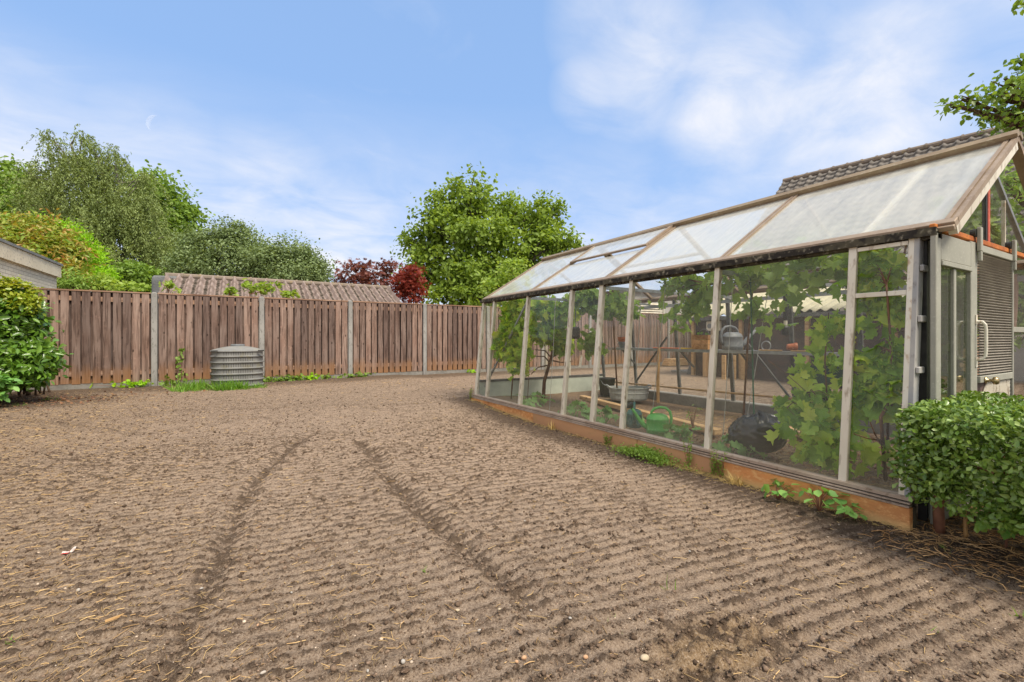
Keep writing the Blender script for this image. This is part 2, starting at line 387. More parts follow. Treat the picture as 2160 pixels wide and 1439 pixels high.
def soil(x, y):
    """height and tone of the soil"""
    x = np.asarray(x, dtype=float); y = np.asarray(y, dtype=float)
    inside = ((x > GX-.01) & (x < GXF) & (y > GY0) & (y < GY1)).astype(float)
    z = -.055*sst(1.6, 2.7, x)*(1-sst(4.3, 6.2, y))*(1-sst(5.9, 6.6, x)) + .028*sst(5.2, 6.4, y)*sst(2.2, 2.9, x)*(1-sst(3.5, 4, x))
    z = z + .03*(fbm(x*.6, y*.6, 3, 3)-.5)
    near = 1-sst(6, 11, np.hypot(x, y))
    q = x*.111+y*.994 + .05*(fbm(x*1.4, y*1.4, 21, 3)-.5)+.012*(fbm(x*7, y*7, 23, 2)-.5)
    row = (.5+.5*np.cos(2*PI*q/.066))**1.5
    rs = (.72+.28*sst(.25, .6, fbm(x*.9, y*.9, 31, 3)))*(.65+.35*sst(-1.9, .2, x+.3*y))*(1-sst(4.6, 6.2, y))
    tr = np.zeros_like(x)
    for t, (k, wd) in zip(TRW, TRK):
        d = dist_line(x, y, t)
        d = d*(1+.9*(fbm(x*6, y*6, 55, 3)-.5))+.05*np.abs(fbm(x*9, y*9, 57, 2)-.5)
        g = np.exp(-(d/wd)**2)
        brk = sst(.25, .55, fbm(x*2.3, y*2.3, 77, 3))
        z = z - .024*k*g*(.4+.6*brk) + .012*k*np.exp(-((d-wd*1.9)/(wd*.8))**2)
        tr = np.maximum(tr, k*g*(.4+.6*brk))
    dg = np.exp(-((np.hypot((x-DIG.x)*.62+(y-DIG.y)*.35, (y-DIG.y)*1.2-(x-DIG.x)*.1)/.17)**4))
    cl1 = fbm(x*26, y*26, 41, 3, .6); cl2 = vn(x*75, y*75, 43); cl3 = fbm(x*11, y*11, 47, 2)
    clod = sst(.48, .8, cl1)
    amp = (.25+.75*row*rs)
    z = z + (.0068*row*rs + .0165*clod*amp*(1-.6*sst(.35, .1, np.abs(x-3.02))*(y > .9)*(y < 6.5)) + .0075*cl2 + .008*cl3*(1-.4*rs))*(1-.55*inside)
    z = z + tr*.035*(cl1-.4) + dg*(.10*(fbm(x*11, y*11, 91, 3, .7)-.5) + .04*(cl1-.5))
    z = z + inside*.035
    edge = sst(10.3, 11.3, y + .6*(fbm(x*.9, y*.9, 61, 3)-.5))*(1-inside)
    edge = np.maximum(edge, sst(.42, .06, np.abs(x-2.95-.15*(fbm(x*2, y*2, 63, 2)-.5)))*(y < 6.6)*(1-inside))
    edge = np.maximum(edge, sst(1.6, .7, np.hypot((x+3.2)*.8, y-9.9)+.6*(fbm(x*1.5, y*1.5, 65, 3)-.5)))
    far = sst(3.8, 7.5, np.hypot(x, y))  # darkens distant soil: self-shade of the clods put into the colour
    tone = np.stack([np.clip((.15+.75*(1-row*rs)*.5+.25*cl2-.45*clod*(.3+.7*row*rs))*(1-.85*far), 0, 1),       # r dry crust, dimmed where rows, clods and distance get painted shade
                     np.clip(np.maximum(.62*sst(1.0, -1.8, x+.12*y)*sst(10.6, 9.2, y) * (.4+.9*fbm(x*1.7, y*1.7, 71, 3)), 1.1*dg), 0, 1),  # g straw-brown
                     np.clip(np.maximum(tr*.45*(.4+1.1*cl1), edge*.5)+.45*clod*(.10+.90*row*rs)+.62*row*rs*(.45+.55*cl2)+far*(.30+.25*(cl1-.4))+dg*.9*sst(.52, .36, fbm(x*11, y*11, 91, 3, .7)), 0, 1),           # b damp, with relief shade of rows, clods, hollows and distance painted in
                     inside], axis=-1)
    return z, tone
def gz(x, y): return float(soil(np.array([x]), np.array([y]))[0][0])
def axis(lo, hi, fine, grow, end):
    a = list(np.arange(lo, hi, fine)); s = fine; v = a[-1]
    while v < end: s = s*grow; v += s; a.append(v)
    s = fine; v = a[0]; pre = []
    while v > -end: s = s*grow; v -= s; pre.append(v)
    return np.array(pre[::-1]+a)
ax = axis(-2.6, 3.3, .0105, 1.018, 220); 
ay = axis(.25, 4.3, .0105, 1.006, 13.0); ay = ay[ay > -1.5]
s = .1; v = ay[-1]; ext = []
while v < 220: s *= 1.25; v += s; ext.append(v)
s = .05; v = ay[0]; pre = []
while v > -60: s *= 1.3; v -= s; pre.append(v)
ay = np.concatenate([pre[::-1], ay, ext])
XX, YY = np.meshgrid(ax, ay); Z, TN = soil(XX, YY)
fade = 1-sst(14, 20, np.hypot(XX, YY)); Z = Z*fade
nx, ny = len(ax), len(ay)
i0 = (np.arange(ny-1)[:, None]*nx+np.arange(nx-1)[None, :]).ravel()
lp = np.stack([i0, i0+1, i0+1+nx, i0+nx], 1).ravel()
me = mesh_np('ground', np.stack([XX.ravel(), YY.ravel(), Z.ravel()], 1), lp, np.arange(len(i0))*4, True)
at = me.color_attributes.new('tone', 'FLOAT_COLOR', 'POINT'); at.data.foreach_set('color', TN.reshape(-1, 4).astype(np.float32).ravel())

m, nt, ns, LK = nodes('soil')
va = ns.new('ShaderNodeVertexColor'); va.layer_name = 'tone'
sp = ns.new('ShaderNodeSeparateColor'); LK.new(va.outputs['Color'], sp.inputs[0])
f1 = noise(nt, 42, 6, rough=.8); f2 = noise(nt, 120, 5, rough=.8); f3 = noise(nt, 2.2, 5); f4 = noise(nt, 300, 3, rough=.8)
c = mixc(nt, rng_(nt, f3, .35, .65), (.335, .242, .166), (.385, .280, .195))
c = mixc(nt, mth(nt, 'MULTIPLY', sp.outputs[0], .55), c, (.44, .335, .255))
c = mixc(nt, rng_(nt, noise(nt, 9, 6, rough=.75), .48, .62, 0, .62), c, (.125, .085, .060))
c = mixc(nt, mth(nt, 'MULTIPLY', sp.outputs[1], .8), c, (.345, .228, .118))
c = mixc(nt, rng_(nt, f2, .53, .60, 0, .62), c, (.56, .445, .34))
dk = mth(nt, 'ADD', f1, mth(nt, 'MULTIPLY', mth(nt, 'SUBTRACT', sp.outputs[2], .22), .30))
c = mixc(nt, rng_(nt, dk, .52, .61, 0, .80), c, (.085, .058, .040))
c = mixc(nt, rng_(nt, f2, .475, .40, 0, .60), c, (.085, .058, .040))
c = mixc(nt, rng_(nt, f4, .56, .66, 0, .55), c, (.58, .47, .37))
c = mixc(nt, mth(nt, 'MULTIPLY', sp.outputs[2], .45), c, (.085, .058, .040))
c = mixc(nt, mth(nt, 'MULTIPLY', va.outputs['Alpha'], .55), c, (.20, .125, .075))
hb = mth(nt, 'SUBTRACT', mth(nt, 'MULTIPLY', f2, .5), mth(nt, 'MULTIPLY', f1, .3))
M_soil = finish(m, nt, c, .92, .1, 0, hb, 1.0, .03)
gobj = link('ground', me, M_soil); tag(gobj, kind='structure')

# crumbs of soil: nobody could count them
ICO = np.array([(0,0,1),(.894,0,.447),(.276,.851,.447),(-.724,.526,.447),(-.724,-.526,.447),(.276,-.851,.447),(.724,.526,-.447),(-.276,.851,-.447),(-.894,0,-.447),(-.276,-.851,-.447),(.724,-.526,-.447),(0,0,-1)])
ICF = [(0,1,2),(0,2,3),(0,3,4),(0,4,5),(0,5,1),(1,6,2),(2,7,3),(3,8,4),(4,9,5),(5,10,1),(6,7,2),(7,8,3),(8,9,4),(9,10,5),(10,6,1),(11,7,6),(11,8,7),(11,9,8),(11,10,9),(11,6,10)]
def lumps(name, P, size, jag=.45, flat=.75):
    P = np.asarray(P); n = len(P); s = np.asarray(size)*np.ones(n)
    V = ICO[None]*(1+RS.uniform(-jag, jag, (n, 12, 1)))*RS.uniform(.7, 1.3, (n, 1, 3))*s[:, None, None]
    an = RS.uniform(0, 2*PI, n); ca, sa = np.cos(an)[:, None], np.sin(an)[:, None]
    V = np.stack([V[..., 0]*ca-V[..., 1]*sa, V[..., 0]*sa+V[..., 1]*ca, V[..., 2]*flat], -1)+P[:, None, :]
    lp = (np.arange(n)[:, None]*12+np.array(ICF).ravel()[None]).ravel()
    return mesh_np(name, V.reshape(-1, 3), lp, np.arange(n*20)*3)
def scatter(n, dmin=1.15, dmax=7.5, pw=1.0):
    """spots on the open soil, more of them close by"""
    u = RS.uniform(0, 1, n); d = dmin*(dmax/dmin)**(u**pw); cx = RS.uniform(-1.2, 1.2, n)
    x = RT.x*cx*d+FW.x*d; y = RT.y*cx*d+FW.y*d
    k = ~((x > 2.98) & (y > .95) & (y < 6.4)) & (y < 11.3) & ~((x > 3) & (y < 1))
    return x[k], y[k], d[k]
x, y, d = scatter(62000)
z, tn = soil(x, y)
q = x*.111+y*.994
keep = RS.uniform(0, 1, len(x)) < (.06+.94*(.5+.5*np.cos(2*PI*q/.066))**2.5 + .6*tn[:, 2])
x, y, z, d = x[keep], y[keep], z[keep], d[keep]
sz = RS.lognormal(math.log(.0027), .5, len(x)); sz = np.clip(sz, .0014, .0095)*(1+.07*d)
xb, yb, db = scatter(16000, 3.6, 11.5); zb, tb = soil(xb, yb); sb = np.clip(RS.lognormal(math.log(.0062), .45, len(xb)), .003, .014)
kb = RS.uniform(0, 1, len(xb)) < .35+.65*tb[:, 2]
x = np.concatenate([x, xb[kb]]); y = np.concatenate([y, yb[kb]]); z = np.concatenate([z, zb[kb]]); sz = np.concatenate([sz, sb[kb]])
M_crumb = worn('soil_crumb', (.085, .058, .040), (.17, .12, .085), 9, .35, .7, .95, .05, 0, (.28, .2, .15), 120, .5, vary=.45)
tag(link('soil_crumbs', lumps('soil_crumbs', np.stack([x, y, z+sz*.25], 1), sz), M_crumb), 'brown crumbs of raked soil over the whole plot', None, None, 'stuff')
x, y, d = scatter(1500); z, _ = soil(x, y)
sz = np.clip(RS.lognormal(math.log(.0024), .45, len(x)), .0014, .006)*(1+.05*d)
M_grit = worn('grit', (.42, .34, .26), (.36, .27, .20), 3, .4, .6, .8, .2, 0, (.5, .44, .36), 20, .2, vary=.4)
tag(link('grit', lumps('grit', np.stack([x, y, z+sz*.3], 1), sz, .2), M_grit), 'pale specks of grit strewn through the soil', None, None, 'stuff')

# straw: slivers with a kink
def slivers(name, x, y, z, ln, wd, lift=.12):
    n = len(x); an = RS.uniform(0, 2*PI, n); kink = RS.normal(0, .45, n); el = np.abs(RS.normal(0, lift, n))
    d1 = np.stack([np.cos(an)*np.cos(el), np.sin(an)*np.cos(el), np.sin(el)], 1)
    a2 = an+kink; d2 = np.stack([np.cos(a2)*np.cos(el), np.sin(a2)*np.cos(el), -np.sin(el)*.6], 1)
    p0 = np.stack([x, y, z], 1); p1 = p0+d1*(ln*.5)[:, None]; p2 = p1+d2*(ln*.5)[:, None]
    sd = np.stack([-np.sin(an), np.cos(an), 0*an], 1)*(wd/2)[:, None]; up = np.array([0, 0, 1])*(wd*.8)[:, None]
    V = np.stack([p0-sd, p0+sd, p0+up, p1-sd, p1+sd, p1+up, p2-sd, p2+sd, p2+up], 1)
    F = np.array([(0,1,4,3),(1,2,5,4),(2,0,3,5),(3,4,7,6),(4,5,8,7),(5,3,6,8)])
    lp = (np.arange(n)[:, None]*9+F.ravel()[None]).ravel()
    return mesh_np(name, V.reshape(-1, 3), lp, np.arange(n*6)*4)
M_straw = worn('straw', (.47, .33, .16), (.36, .23, .11), 5, .4, .6, .7, .2, 0, None, 40, .1, vary=.45)
x, y, d = scatter(42000, 1.1, 10.5)
keep = RS.uniform(0, 1, len(x)) < np.clip(.07+.85*sst(1.2, -1.6, x+.12*y)*(.15+fbm(x*1.6, y*1.6, 81, 3))+.25*sst(8, 10, d), 0, 1)
x, y, d = x[keep], y[keep], d[keep]; z, _ = soil(x, y)
ln = np.clip(RS.lognormal(math.log(.026), .55, len(x)), .010, .10)*(.8+.06*d); wd = RS.uniform(.0010, .0024, len(x))*(.9+.2*d)
tag(link('straw', slivers('straw', x, y, z+.004, ln, wd), M_straw), 'dry straw and root bits littering the soil', None, None, 'stuff')

# larger stones that catch the eye
ST = [(1055, 1295, .011), (975, 1325, .006), (885, 1320, .006), (1105, 1395, .012), (1090, 1402, .010), (1360, 1392, .017), (1235, 1390, .010), (757, 1167, .008), (700, 1197, .008), (615, 1260, .007), (590, 1226, .005),
      (966, 1293, .010), (776, 1421, .008), (850, 1401, .010), (545, 1328, .009), (555, 1427, .010), (682, 978, .008), (1455, 1172, .008), (1120, 1292, .007), (1107, 1108, .006), (1203, 1322, .008), (425, 1237, .009), (165, 1247, .012), (1012, 1336, .009), (850, 1403, .011)]
cols = [(.50, .41, .28), (.46, .41, .35), (.55, .33, .19), (.42, .39, .35)]
mts = [worn('stone', c, tuple(k*.75 for k in c), 30, .4, .6, .75, .25, 0, None, 90, .3) for c in cols]
words = {0: 'sandy yellow', 1: 'pale grey', 2: 'rust brown', 3: 'whitish'}
for i, (px, py, r) in enumerate(ST):
    p = at_z(px, py); k = 2 if i in (3, 4, 6, 14) else (0 if i in (0, 5, 11, 13, 16) else (1 if i in (10, 15, 22) else 3))
    sz = 'larger' if r > .0105 else ('mid sized' if r > .0075 else 'tiny')
    me = lumps('pebble', np.array([(0, 0, 0)]), [r*.85], .22, .7); me.polygons.foreach_set('use_smooth', [True]*20)
    o = link('pebble', me, mts[k]); o.location = (p.x, p.y, gz(p.x, p.y)+r*.45)
    md = o.modifiers.new('round', 'SUBSURF'); md.levels = md.render_levels = 2
    near = min(range(len(ST)), key=lambda j: (ST[j][0]-px)**2+(ST[j][1]-py)**2 if j != i else 1e9)
    where = ('in the nearest rake rows' if py > 1380 else 'among the middle rake rows' if py > 1150 else 'far out on the raked soil')
    side = 'beside the loose dug patch' if 1200 < px < 1700 and py > 1300 else ('left of the wheel furrow' if px < 480 else ('between the two wheel furrows' if px < 1000 else 'right of the longer furrow'))
    tag(o, f'{sz} {words[k]} pebble {side} {where}', 'pebble', 'pebbles lying on the raked soil')
# ---------------------------------------------------------------- back fence
M_fence = boardmat('weathered_fence_board', (.180, .118, .092), (.250, .185, .152), (.070, .044, .034), low=(.30, .15, .062), vary=.42)
M_fence_r = boardmat('fence_rail_wood', (.30, .185, .12), (.36, .245, .175), (.16, .09, .06), grain=(1.6, 30, 30))
M_conc = worn('weathered_concrete', (.27, .255, .23), (.19, .18, .165), 6, .35, .65, .9, .1, 0, (.16, .16, .13), 30, .3)
M_concp = worn('post_concrete', (.33, .32, .30), (.22, .215, .205), 4, .38, .66, .9, .1, 0, (.16, .155, .14), 45, .3, (1, 1, .3))
fence = thing('wooden_fence', (5, FY, 0), 'long brown board fence with grey concrete posts across the back of the plot', 'fence')
def fence_panel_mesh(seed):
    r = random.Random(seed); mb = MB(); n = 12; w = 1.80; pit = w/n
    for i in range(n):
        a = -w/2+i*pit; dx = r.uniform(-.004, .004); ww = pit-.029+r.uniform(-.006, .006)
        mb.box(a+dx+.014, a+dx+.012+ww, -.030, -.012+r.uniform(-.002, .002), .105+r.uniform(-.006, .012), 1.885)
        if i: mb.box(a-.048, a+.055, .034, .048, .115, 1.88)
    mb.box(-w/2+.0, -w/2+.05, .034, .048, .115, 1.88); mb.box(w/2-.05, w/2, .034, .048, .115, 1.88)
    me = bpy.data.meshes.new('panel'); me.from_pydata(mb.v, [], mb.f); me.update(); return me
def rail_mesh():
    mb = MB(); mb.box(-.90, .90, -.0115, .0335, -.045, .045)
    me = bpy.data.meshes.new('batten'); me.from_pydata(mb.v, [], mb.f); me.update(); return me
pm = [fence_panel_mesh(k) for k in range(5)]; rm = rail_mesh()
for a in pm: a.materials.append(M_fence)
rm.materials.append(M_fence_r)
capm = MB().box(-.905, .905, -.040, .052, 1.886, 1.912); capme = bpy.data.meshes.new('cap_rail'); capme.from_pydata(capm.v, [], capm.f); capme.materials.append(M_fence_r)
bpm = MB().box(-.905, .905, -.024, .024, -.25, .098); bpme = bpy.data.meshes.new('base_plate'); bpme.from_pydata(bpm.v, [], bpm.f); bpme.materials.append(M_conc)
pom = MB()
pom.box(-.050, .050, -.055, .055, -.3, 1.90); pom.hexa([(-.050,-.055,1.90),(.050,-.055,1.90),(.050,.055,1.90),(-.050,.055,1.90)], [(-.025,-.03,1.925),(.025,-.03,1.925),(.025,.03,1.925),(-.025,.03,1.925)])
pome = bpy.data.meshes.new('post'); pome.from_pydata(pom.v, [], pom.f); pome.materials.append(M_concp)
for k in range(-1, 12):
    xp = -1.513+1.92*k
    o = link('post', pome, None, fence, True); o.location = (xp-5, 0, 0)
    xc = xp+.96
    p = link('panel', pm[k % 5], None, fence, True); p.location = (xc-5, 0, 0)
    for nm, mesh, zc in (('batten', rm, .30), ('batten', rm, 1.745), ('cap_rail', capme, 0), ('base_plate', bpme, 0)):
        c = link(nm, mesh, None, p, True); c.location = (0, 0, zc)
for ch in fence.children:
    if ch.name.startswith('post'):
        m_ = ch.modifiers.new('edge', 'BEVEL'); m_.width = .008; m_.segments = 1

# ---------------------------------------------------------------- greenhouse
M_alu = worn('weathered_cream_aluminium', (.76, .71, .60), (.60, .54, .43), 3, .4, .68, .5, .4, .35, (.25, .18, .11), 25, .15, (1, 1, .35))
M_alug = worn('dull_grey_green_paint', (.335, .33, .275), (.27, .268, .225), 5, .4, .7, .55, .3, 0, (.40, .385, .33), 60, .1)
M_white = worn('off_white_metal', (.70, .66, .56), (.55, .47, .34), 6, .45, .7, .5, .4, 0, (.36, .21, .09), 30, .15, (1, 1, .5))
M_roofbar = worn('brown_roof_bar', (.31, .235, .165), (.24, .178, .125), 5, .4, .65, .55, .35, .2, (.37, .29, .22), 30, .2)
M_ridge = worn('tan_ridge_cap', (.30, .225, .135), (.24, .175, .105), 5, .4, .65, .5, .4, .2, (.36, .30, .2), 30, .15)
M_dark = worn('grimy_gutter', (.030, .026, .022), (.085, .075, .050), 14, .45, .6, .8, .2, 0, (.30, .27, .2), 30, .5)
M_post = worn('dark_galvanised', (.075, .077, .075), (.12, .12, .115), 10, .4, .6, .55, .4, .4, (.2, .2, .19), 60, .2)
M_galv = worn('galvanised_bar', (.34, .36, .37), (.26, .27, .28), 12, .4, .6, .45, .5, .6, None, 40, .1)
M_greystrip = worn('lead_grey_strip', (.29, .30, .31), (.40, .385, .36), 9, .42, .6, .65, .3, 0, (.16, .14, .12), 30, .3, (1, 1, .4))
M_rustrail = worn('rust_orange_rail', (.52, .17, .035), (.36, .10, .025), 9, .4, .65, .7, .3, 0, (.14, .06, .03), 40, .3)
M_red = worn('faded_red_post', (.50, .095, .060), (.40, .075, .05), 8, .4, .6, .6, .3, 0, (.6, .25, .18), 60, .1)
M_brass = worn('dull_brass', (.55, .43, .22), (.42, .32, .16), 20, .4, .6, .3, .5, .8, None, 40, .1)
M_black = worn('black_plastic', (.018, .018, .018), (.035, .034, .032), 20, .4, .6, .5, .4, 0, None, 40, .1)
# rusty board: orange with pale lime scale along the soil
m, nt, ns, LK = nodes('rusty_base_board')
tcn = ns.new('ShaderNodeTexCoord'); sz_ = ns.new('ShaderNodeSeparateXYZ'); LK.new(tcn.outputs['Object'], sz_.inputs[0])
n1 = noise(nt, 3, 6, (1, .5, 1)); n2 = noise(nt, 28, 6, (1, .5, 1.0), rough=.7); n3 = noise(nt, 1.2, 4)
c = mixc(nt, rng_(nt, n1, .35, .65), (.74, .32, .11), (.55, .245, .095))
c = mixc(nt, rng_(nt, n2, .50, .62, 0, .8), c, (.80, .48, .20))
c = mixc(nt, rng_(nt, noise(nt, 7, 6, (.6, .6, 2), rough=.7), .55, .68, 0, .7), c, (.26, .095, .035))
c = mixc(nt, rng_(nt, noise(nt, 60, 4, (1, .2, 1)), .6, .75, 0, .5), c, (.2, .09, .035))
hz = mth(nt, 'ADD', sz_.outputs[2], mth(nt, 'MULTIPLY', mth(nt, 'SUBTRACT', n2, .5), .09))
hz = mth(nt, 'ADD', hz, mth(nt, 'MULTIPLY', mth(nt, 'SUBTRACT', n3, .5), .12))
c = mixc(nt, rng_(nt, hz, -.05, .012, .9, 0), c, (.70, .50, .22))
M_rust = finish(m, nt, c, .8, .2, 0, n2, .3, .004)
M_rust2 = worn('brown_base_board', (.50, .27, .14), (.60, .33, .16), 4, .4, .65, .75, .2, 0, (.44, .26, .12), 18, .3, (1, .3, 1))
M_pane = glassmat('dusty_side_glass', .044, low=(.10, .5, .10), film=(.76, .71, .58), gloss=.42, tint=(.985,.99,.98))
M_paneb = glassmat('far_side_glass', .03, film=(.5, .47, .38), low=(.1, .4, .04), gloss=.5, tint=(.99,.99,.985))
M_paner = glassmat('milky_roof_glass', .40, tint=(.98, .99, .98), film=(.93, .92, .86), tl_=.5, spread=(.72, 1.28), dscale=5, streak=(.5, 2.2, .5), low=(1.59, 1.70, .12), gloss=.8)  # milky white film over the glass, varied in streaks
M_panerl = glassmat('cleaner_roof_glass', .36, tint=(.98, .99, .98), film=(.92, .92, .87), tl_=.5, spread=(.7, 1.3), dscale=5, streak=(.5, 2.2, .5), low=(1.59, 1.70, .12), gloss=.9)
M_paned = glassmat('door_glass', .05, tint=(.72, .76, .66), film=(.35, .33, .22), gloss=1.2)

gh = thing('greenhouse', (4.41, 3.65, 0), 'aluminium glasshouse with milky white roof glass and rusty base boards', 'greenhouse')
def xw(z): return GX+(GXT-GX)*(z-SZ)/(EZ-SZ)
def xf(z): return GXF+(GXFT-GXF)*(z-SZ)/(EZ-SZ)
BY = [6.28, 5.93, 5.01, 4.09, 3.59, 3.17, 2.25, 1.325, 1.03]
# base boards, split at their joints
js = [6.34, at_x(1126, 870, 3.05).y, at_x(1346, 930, 3.05).y, at_x(1527, 980, 3.05).y, .985]
for i in range(4):
    mb = MB(); a, b = js[i+1]+.003, js[i]-.003
    mb.box(3.035, 3.075, a, b, -.22, .074)
    mb.build('base_board', M_rust2 if i in (1, 2) else M_rust, gh, bevel=.004)
MB().box(3.078, 3.11, .985, 1.03, -.22, .074).build('corner_block', M_dark, gh)
MB().box(3.068, 3.13, .991, 6.329, .0745, .112).build('sill_backing', M_dark, gh)
M_sill = worn('pale_brown_sill', (.47, .375, .30), (.36, .27, .205), 5, .4, .65, .55, .35, .2, (.24, .17, .12), 30, .2)
for x_, z0, z1 in ((3.026, .0755, .084), (3.040, .0905, .0975), (3.054, .105, .124)):
    MB().box(x_, 3.0675 if z1 < .11 else 3.125, .99, 6.33, z0, z1).build('sill_rail', M_sill, gh)
# leaning bars and panes of the near long wall
for i, y in enumerate(BY):
    wd = .050 if i in (0, 8) else .044
    if i == 4: wd = .058
    mb = MB(); mb.bar((xw(.12)-.006, y, .12), (xw(EZ)-.006, y, EZ), wd, .026)
    mb.bar((xw(.12)+.022, y, .12), (xw(EZ)+.022, y, EZ), wd*.55, .030)
    mb.build('glazing_bar', M_white if i == 8 else M_alu, gh, bevel=.003)
def slab(y0, y1, z0, z1, xfun, off=0.0, th=.004):
    return MB().hexa([(xfun(z0)+off-th/2, y0, z0), (xfun(z0)+off+th/2, y0, z0), (xfun(z0)+off+th/2, y1, z0), (xfun(z0)+off-th/2, y1, z0)],
                     [(xfun(z1)+off-th/2, y0, z1), (xfun(z1)+off+th/2, y0, z1), (xfun(z1)+off+th/2, y1, z1), (xfun(z1)+off-th/2, y1, z1)])
for a, b in zip(BY[1:], BY[:-1]):
    if a > 1.1: slab(a+.012, b-.012, .124, EZ-.02, xw, .0075).build('pane', M_pane, gh)
    else:
        slab(a+.02, b-.012, .124, 1.215, xw, .0075).build('pane', M_pane, gh)
        slab(a+.02, b-.012, 1.245, EZ-.03, xw, .0075).build('pane', M_pane, gh)
        MB().bar((xw(1.23)-.004, a+.026, 1.23), (xw(1.23)-.004, b-.023, 1.23), .028, .024, (0, 0, 1)).build('mid_rail', M_white, gh, bevel=.002)
# thin frame of the opening leaf next to the corner
mb = MB(); mb.bar((xw(1.52)-.012, 1.056, 1.51), (xw(1.52)-.012, 1.30, 1.51), .022, .016, (0, 0, 1)); mb.build('leaf_top_rail', M_alu, gh)
# corner post with its clipped grey strip, on the gable side
mb = MB(); mb.hexa([(xw(.1)-.02, 1.004, .1), (xw(.1)+.05, 1.004, .1), (xw(.1)+.05, 1.03, .1), (xw(.1)-.02, 1.03, .1)], [(xw(EZ)-.02, 1.004, EZ), (xw(EZ)+.05, 1.004, EZ), (xw(EZ)+.05, 1.03, EZ), (xw(EZ)-.02, 1.03, EZ)])
mb.build('corner_post', M_greystrip, gh, bevel=.003)
for z in (.32, .56, .80, 1.08, 1.36):
    mb = MB(); x0 = xw(z); mb.box(x0-.015, x0+.058, .985, 1.0035, z-.018, z+.018); mb.build('strip_clip', M_greystrip, gh, bevel=.004)
# gutter and wall plate
mb = MB(); mb.box(3.212, 3.285, .93, 6.33, 1.540, 1.566); mb.box(3.195, 3.212, .93, 6.33, 1.528, 1.572); mb.box(3.226, 3.285, .93, 6.33, 1.515, 1.539)
mb.build('gutter', M_dark, gh)
MB().box(3.23, 3.30, 1.03, 6.30, 1.568, 1.585).build('wall_plate', M_roofbar, gh)
mb = MB()
for k in range(26):
    yy = RS.uniform(1, 6.2); mb.add([(3.193+RS.uniform(-.006, .006), yy+RS.uniform(-.05, .05), 1.572+RS.uniform(-.005, .01)) for _ in range(4)], [(0, 1, 2), (0, 2, 3)])
# roof
SLN = Vector((GXR-3.26, 0, GZR-1.585)); SL = SLN.length; SU = SLN.normalized(); NN = Vector((-SU.z, 0, SU.x))
def roofpt(y, t, off=0.0, far=False):
    p = Vector((3.26, y, 1.585))+SU*(t*SL)+NN*off
    if far: p.x = 2*GXR-p.x
    return p
RB = [.895, 2.25, 3.59, 5.01, 6.305]
def roofbox(y0, y1, t0, t1, o0, o1, far=False):
    q = [roofpt(y0, t0, o0, far), roofpt(y0, t1, o0, far), roofpt(y1, t1, o0, far), roofpt(y1, t0, o0, far)]
    r = [roofpt(y0, t0, o1, far), roofpt(y0, t1, o1, far), roofpt(y1, t1, o1, far), roofpt(y1, t0, o1, far)]
    if far: q, r = r, q
    return MB().hexa(q, r)
for far in (False, True):
    for i, y in enumerate(RB):
        mb = MB(); h = .028
        for a, b, o0, o1 in ((-h, -.006, -.015, .016), (.006, h, -.015, .016), (-.0055, .0055, -.015, .007)):
            bx = roofbox(y+a, y+b, .035, .965, o0, o1, far); mb.add(bx.v, bx.f)
        mb.build('roof_bar', M_roofbar, gh)
    bx = roofbox(.867, 6.333, -.012, .032, -.020, .018, far); b2 = roofbox(.867, 6.333, -.030, -.014, -.024, .004, far); bx.add(b2.v, b2.f)
    bx.build('eave_rail', M_roofbar, gh, bevel=.003)
    bx = roofbox(.867, 6.333, .967, .992, -.020, .018, far); bx.build('top_rail', M_roofbar, gh)
    for i in range(4):
        a, b = RB[i]+.030, RB[i+1]-.030
        mt = (M_panerl if i == 3 else M_paner) if not far else M_paneb
        if i == 2:
            roofbox(a, b, .034, .560, -.002, .002, far).build('roof_pane', M_panerl if not far else M_paneb, gh)
            v = MB()
            for y0, y1, t0, t1 in ((a-.01, b+.01, .575, .602), (a-.01, b+.01, .945, .963), (a-.01, a+.028, .604, .943), (b-.028, b+.01, .604, .943)):
                bx = roofbox(y0, y1, t0, t1, .018, .040, far); v.add(bx.v, bx.f)
            vo = v.build('roof_vent', M_roofbar, gh)
            roofbox(a+.029, b-.029, .603, .944, .026, .030, far).build('pane', M_panerl if not far else M_paneb, vo)
        else:
            roofbox(a, b, .034, .966, -.002, .002, far).build('roof_pane', mt, gh)
mb = MB(); mb.hexa([roofpt(.86, .962, .0185), roofpt(.86, 1.0, .020), roofpt(.86, 1.0, .055), roofpt(.86, .962, .045)], [roofpt(6.34, .962, .0185), roofpt(6.34, 1.0, .020), roofpt(6.34, 1.0, .055), roofpt(6.34, .962, .045)])
mb.hexa([roofpt(.86, .962, .0185, True), roofpt(.86, .998, .020, True), roofpt(.86, .998, .055, True), roofpt(.86, .962, .045, True)], [roofpt(6.34, .962, .0185, True), roofpt(6.34, .998, .020, True), roofpt(6.34, .998, .055, True), roofpt(6.34, .962, .045, True)])
mb.build('ridge_cap', M_ridge, gh)
# thick verge under the end bar of the overhang
bx = roofbox(.868, .905, .0, .965, -.062, -.0155); bx.build('verge_board', M_alu, gh)
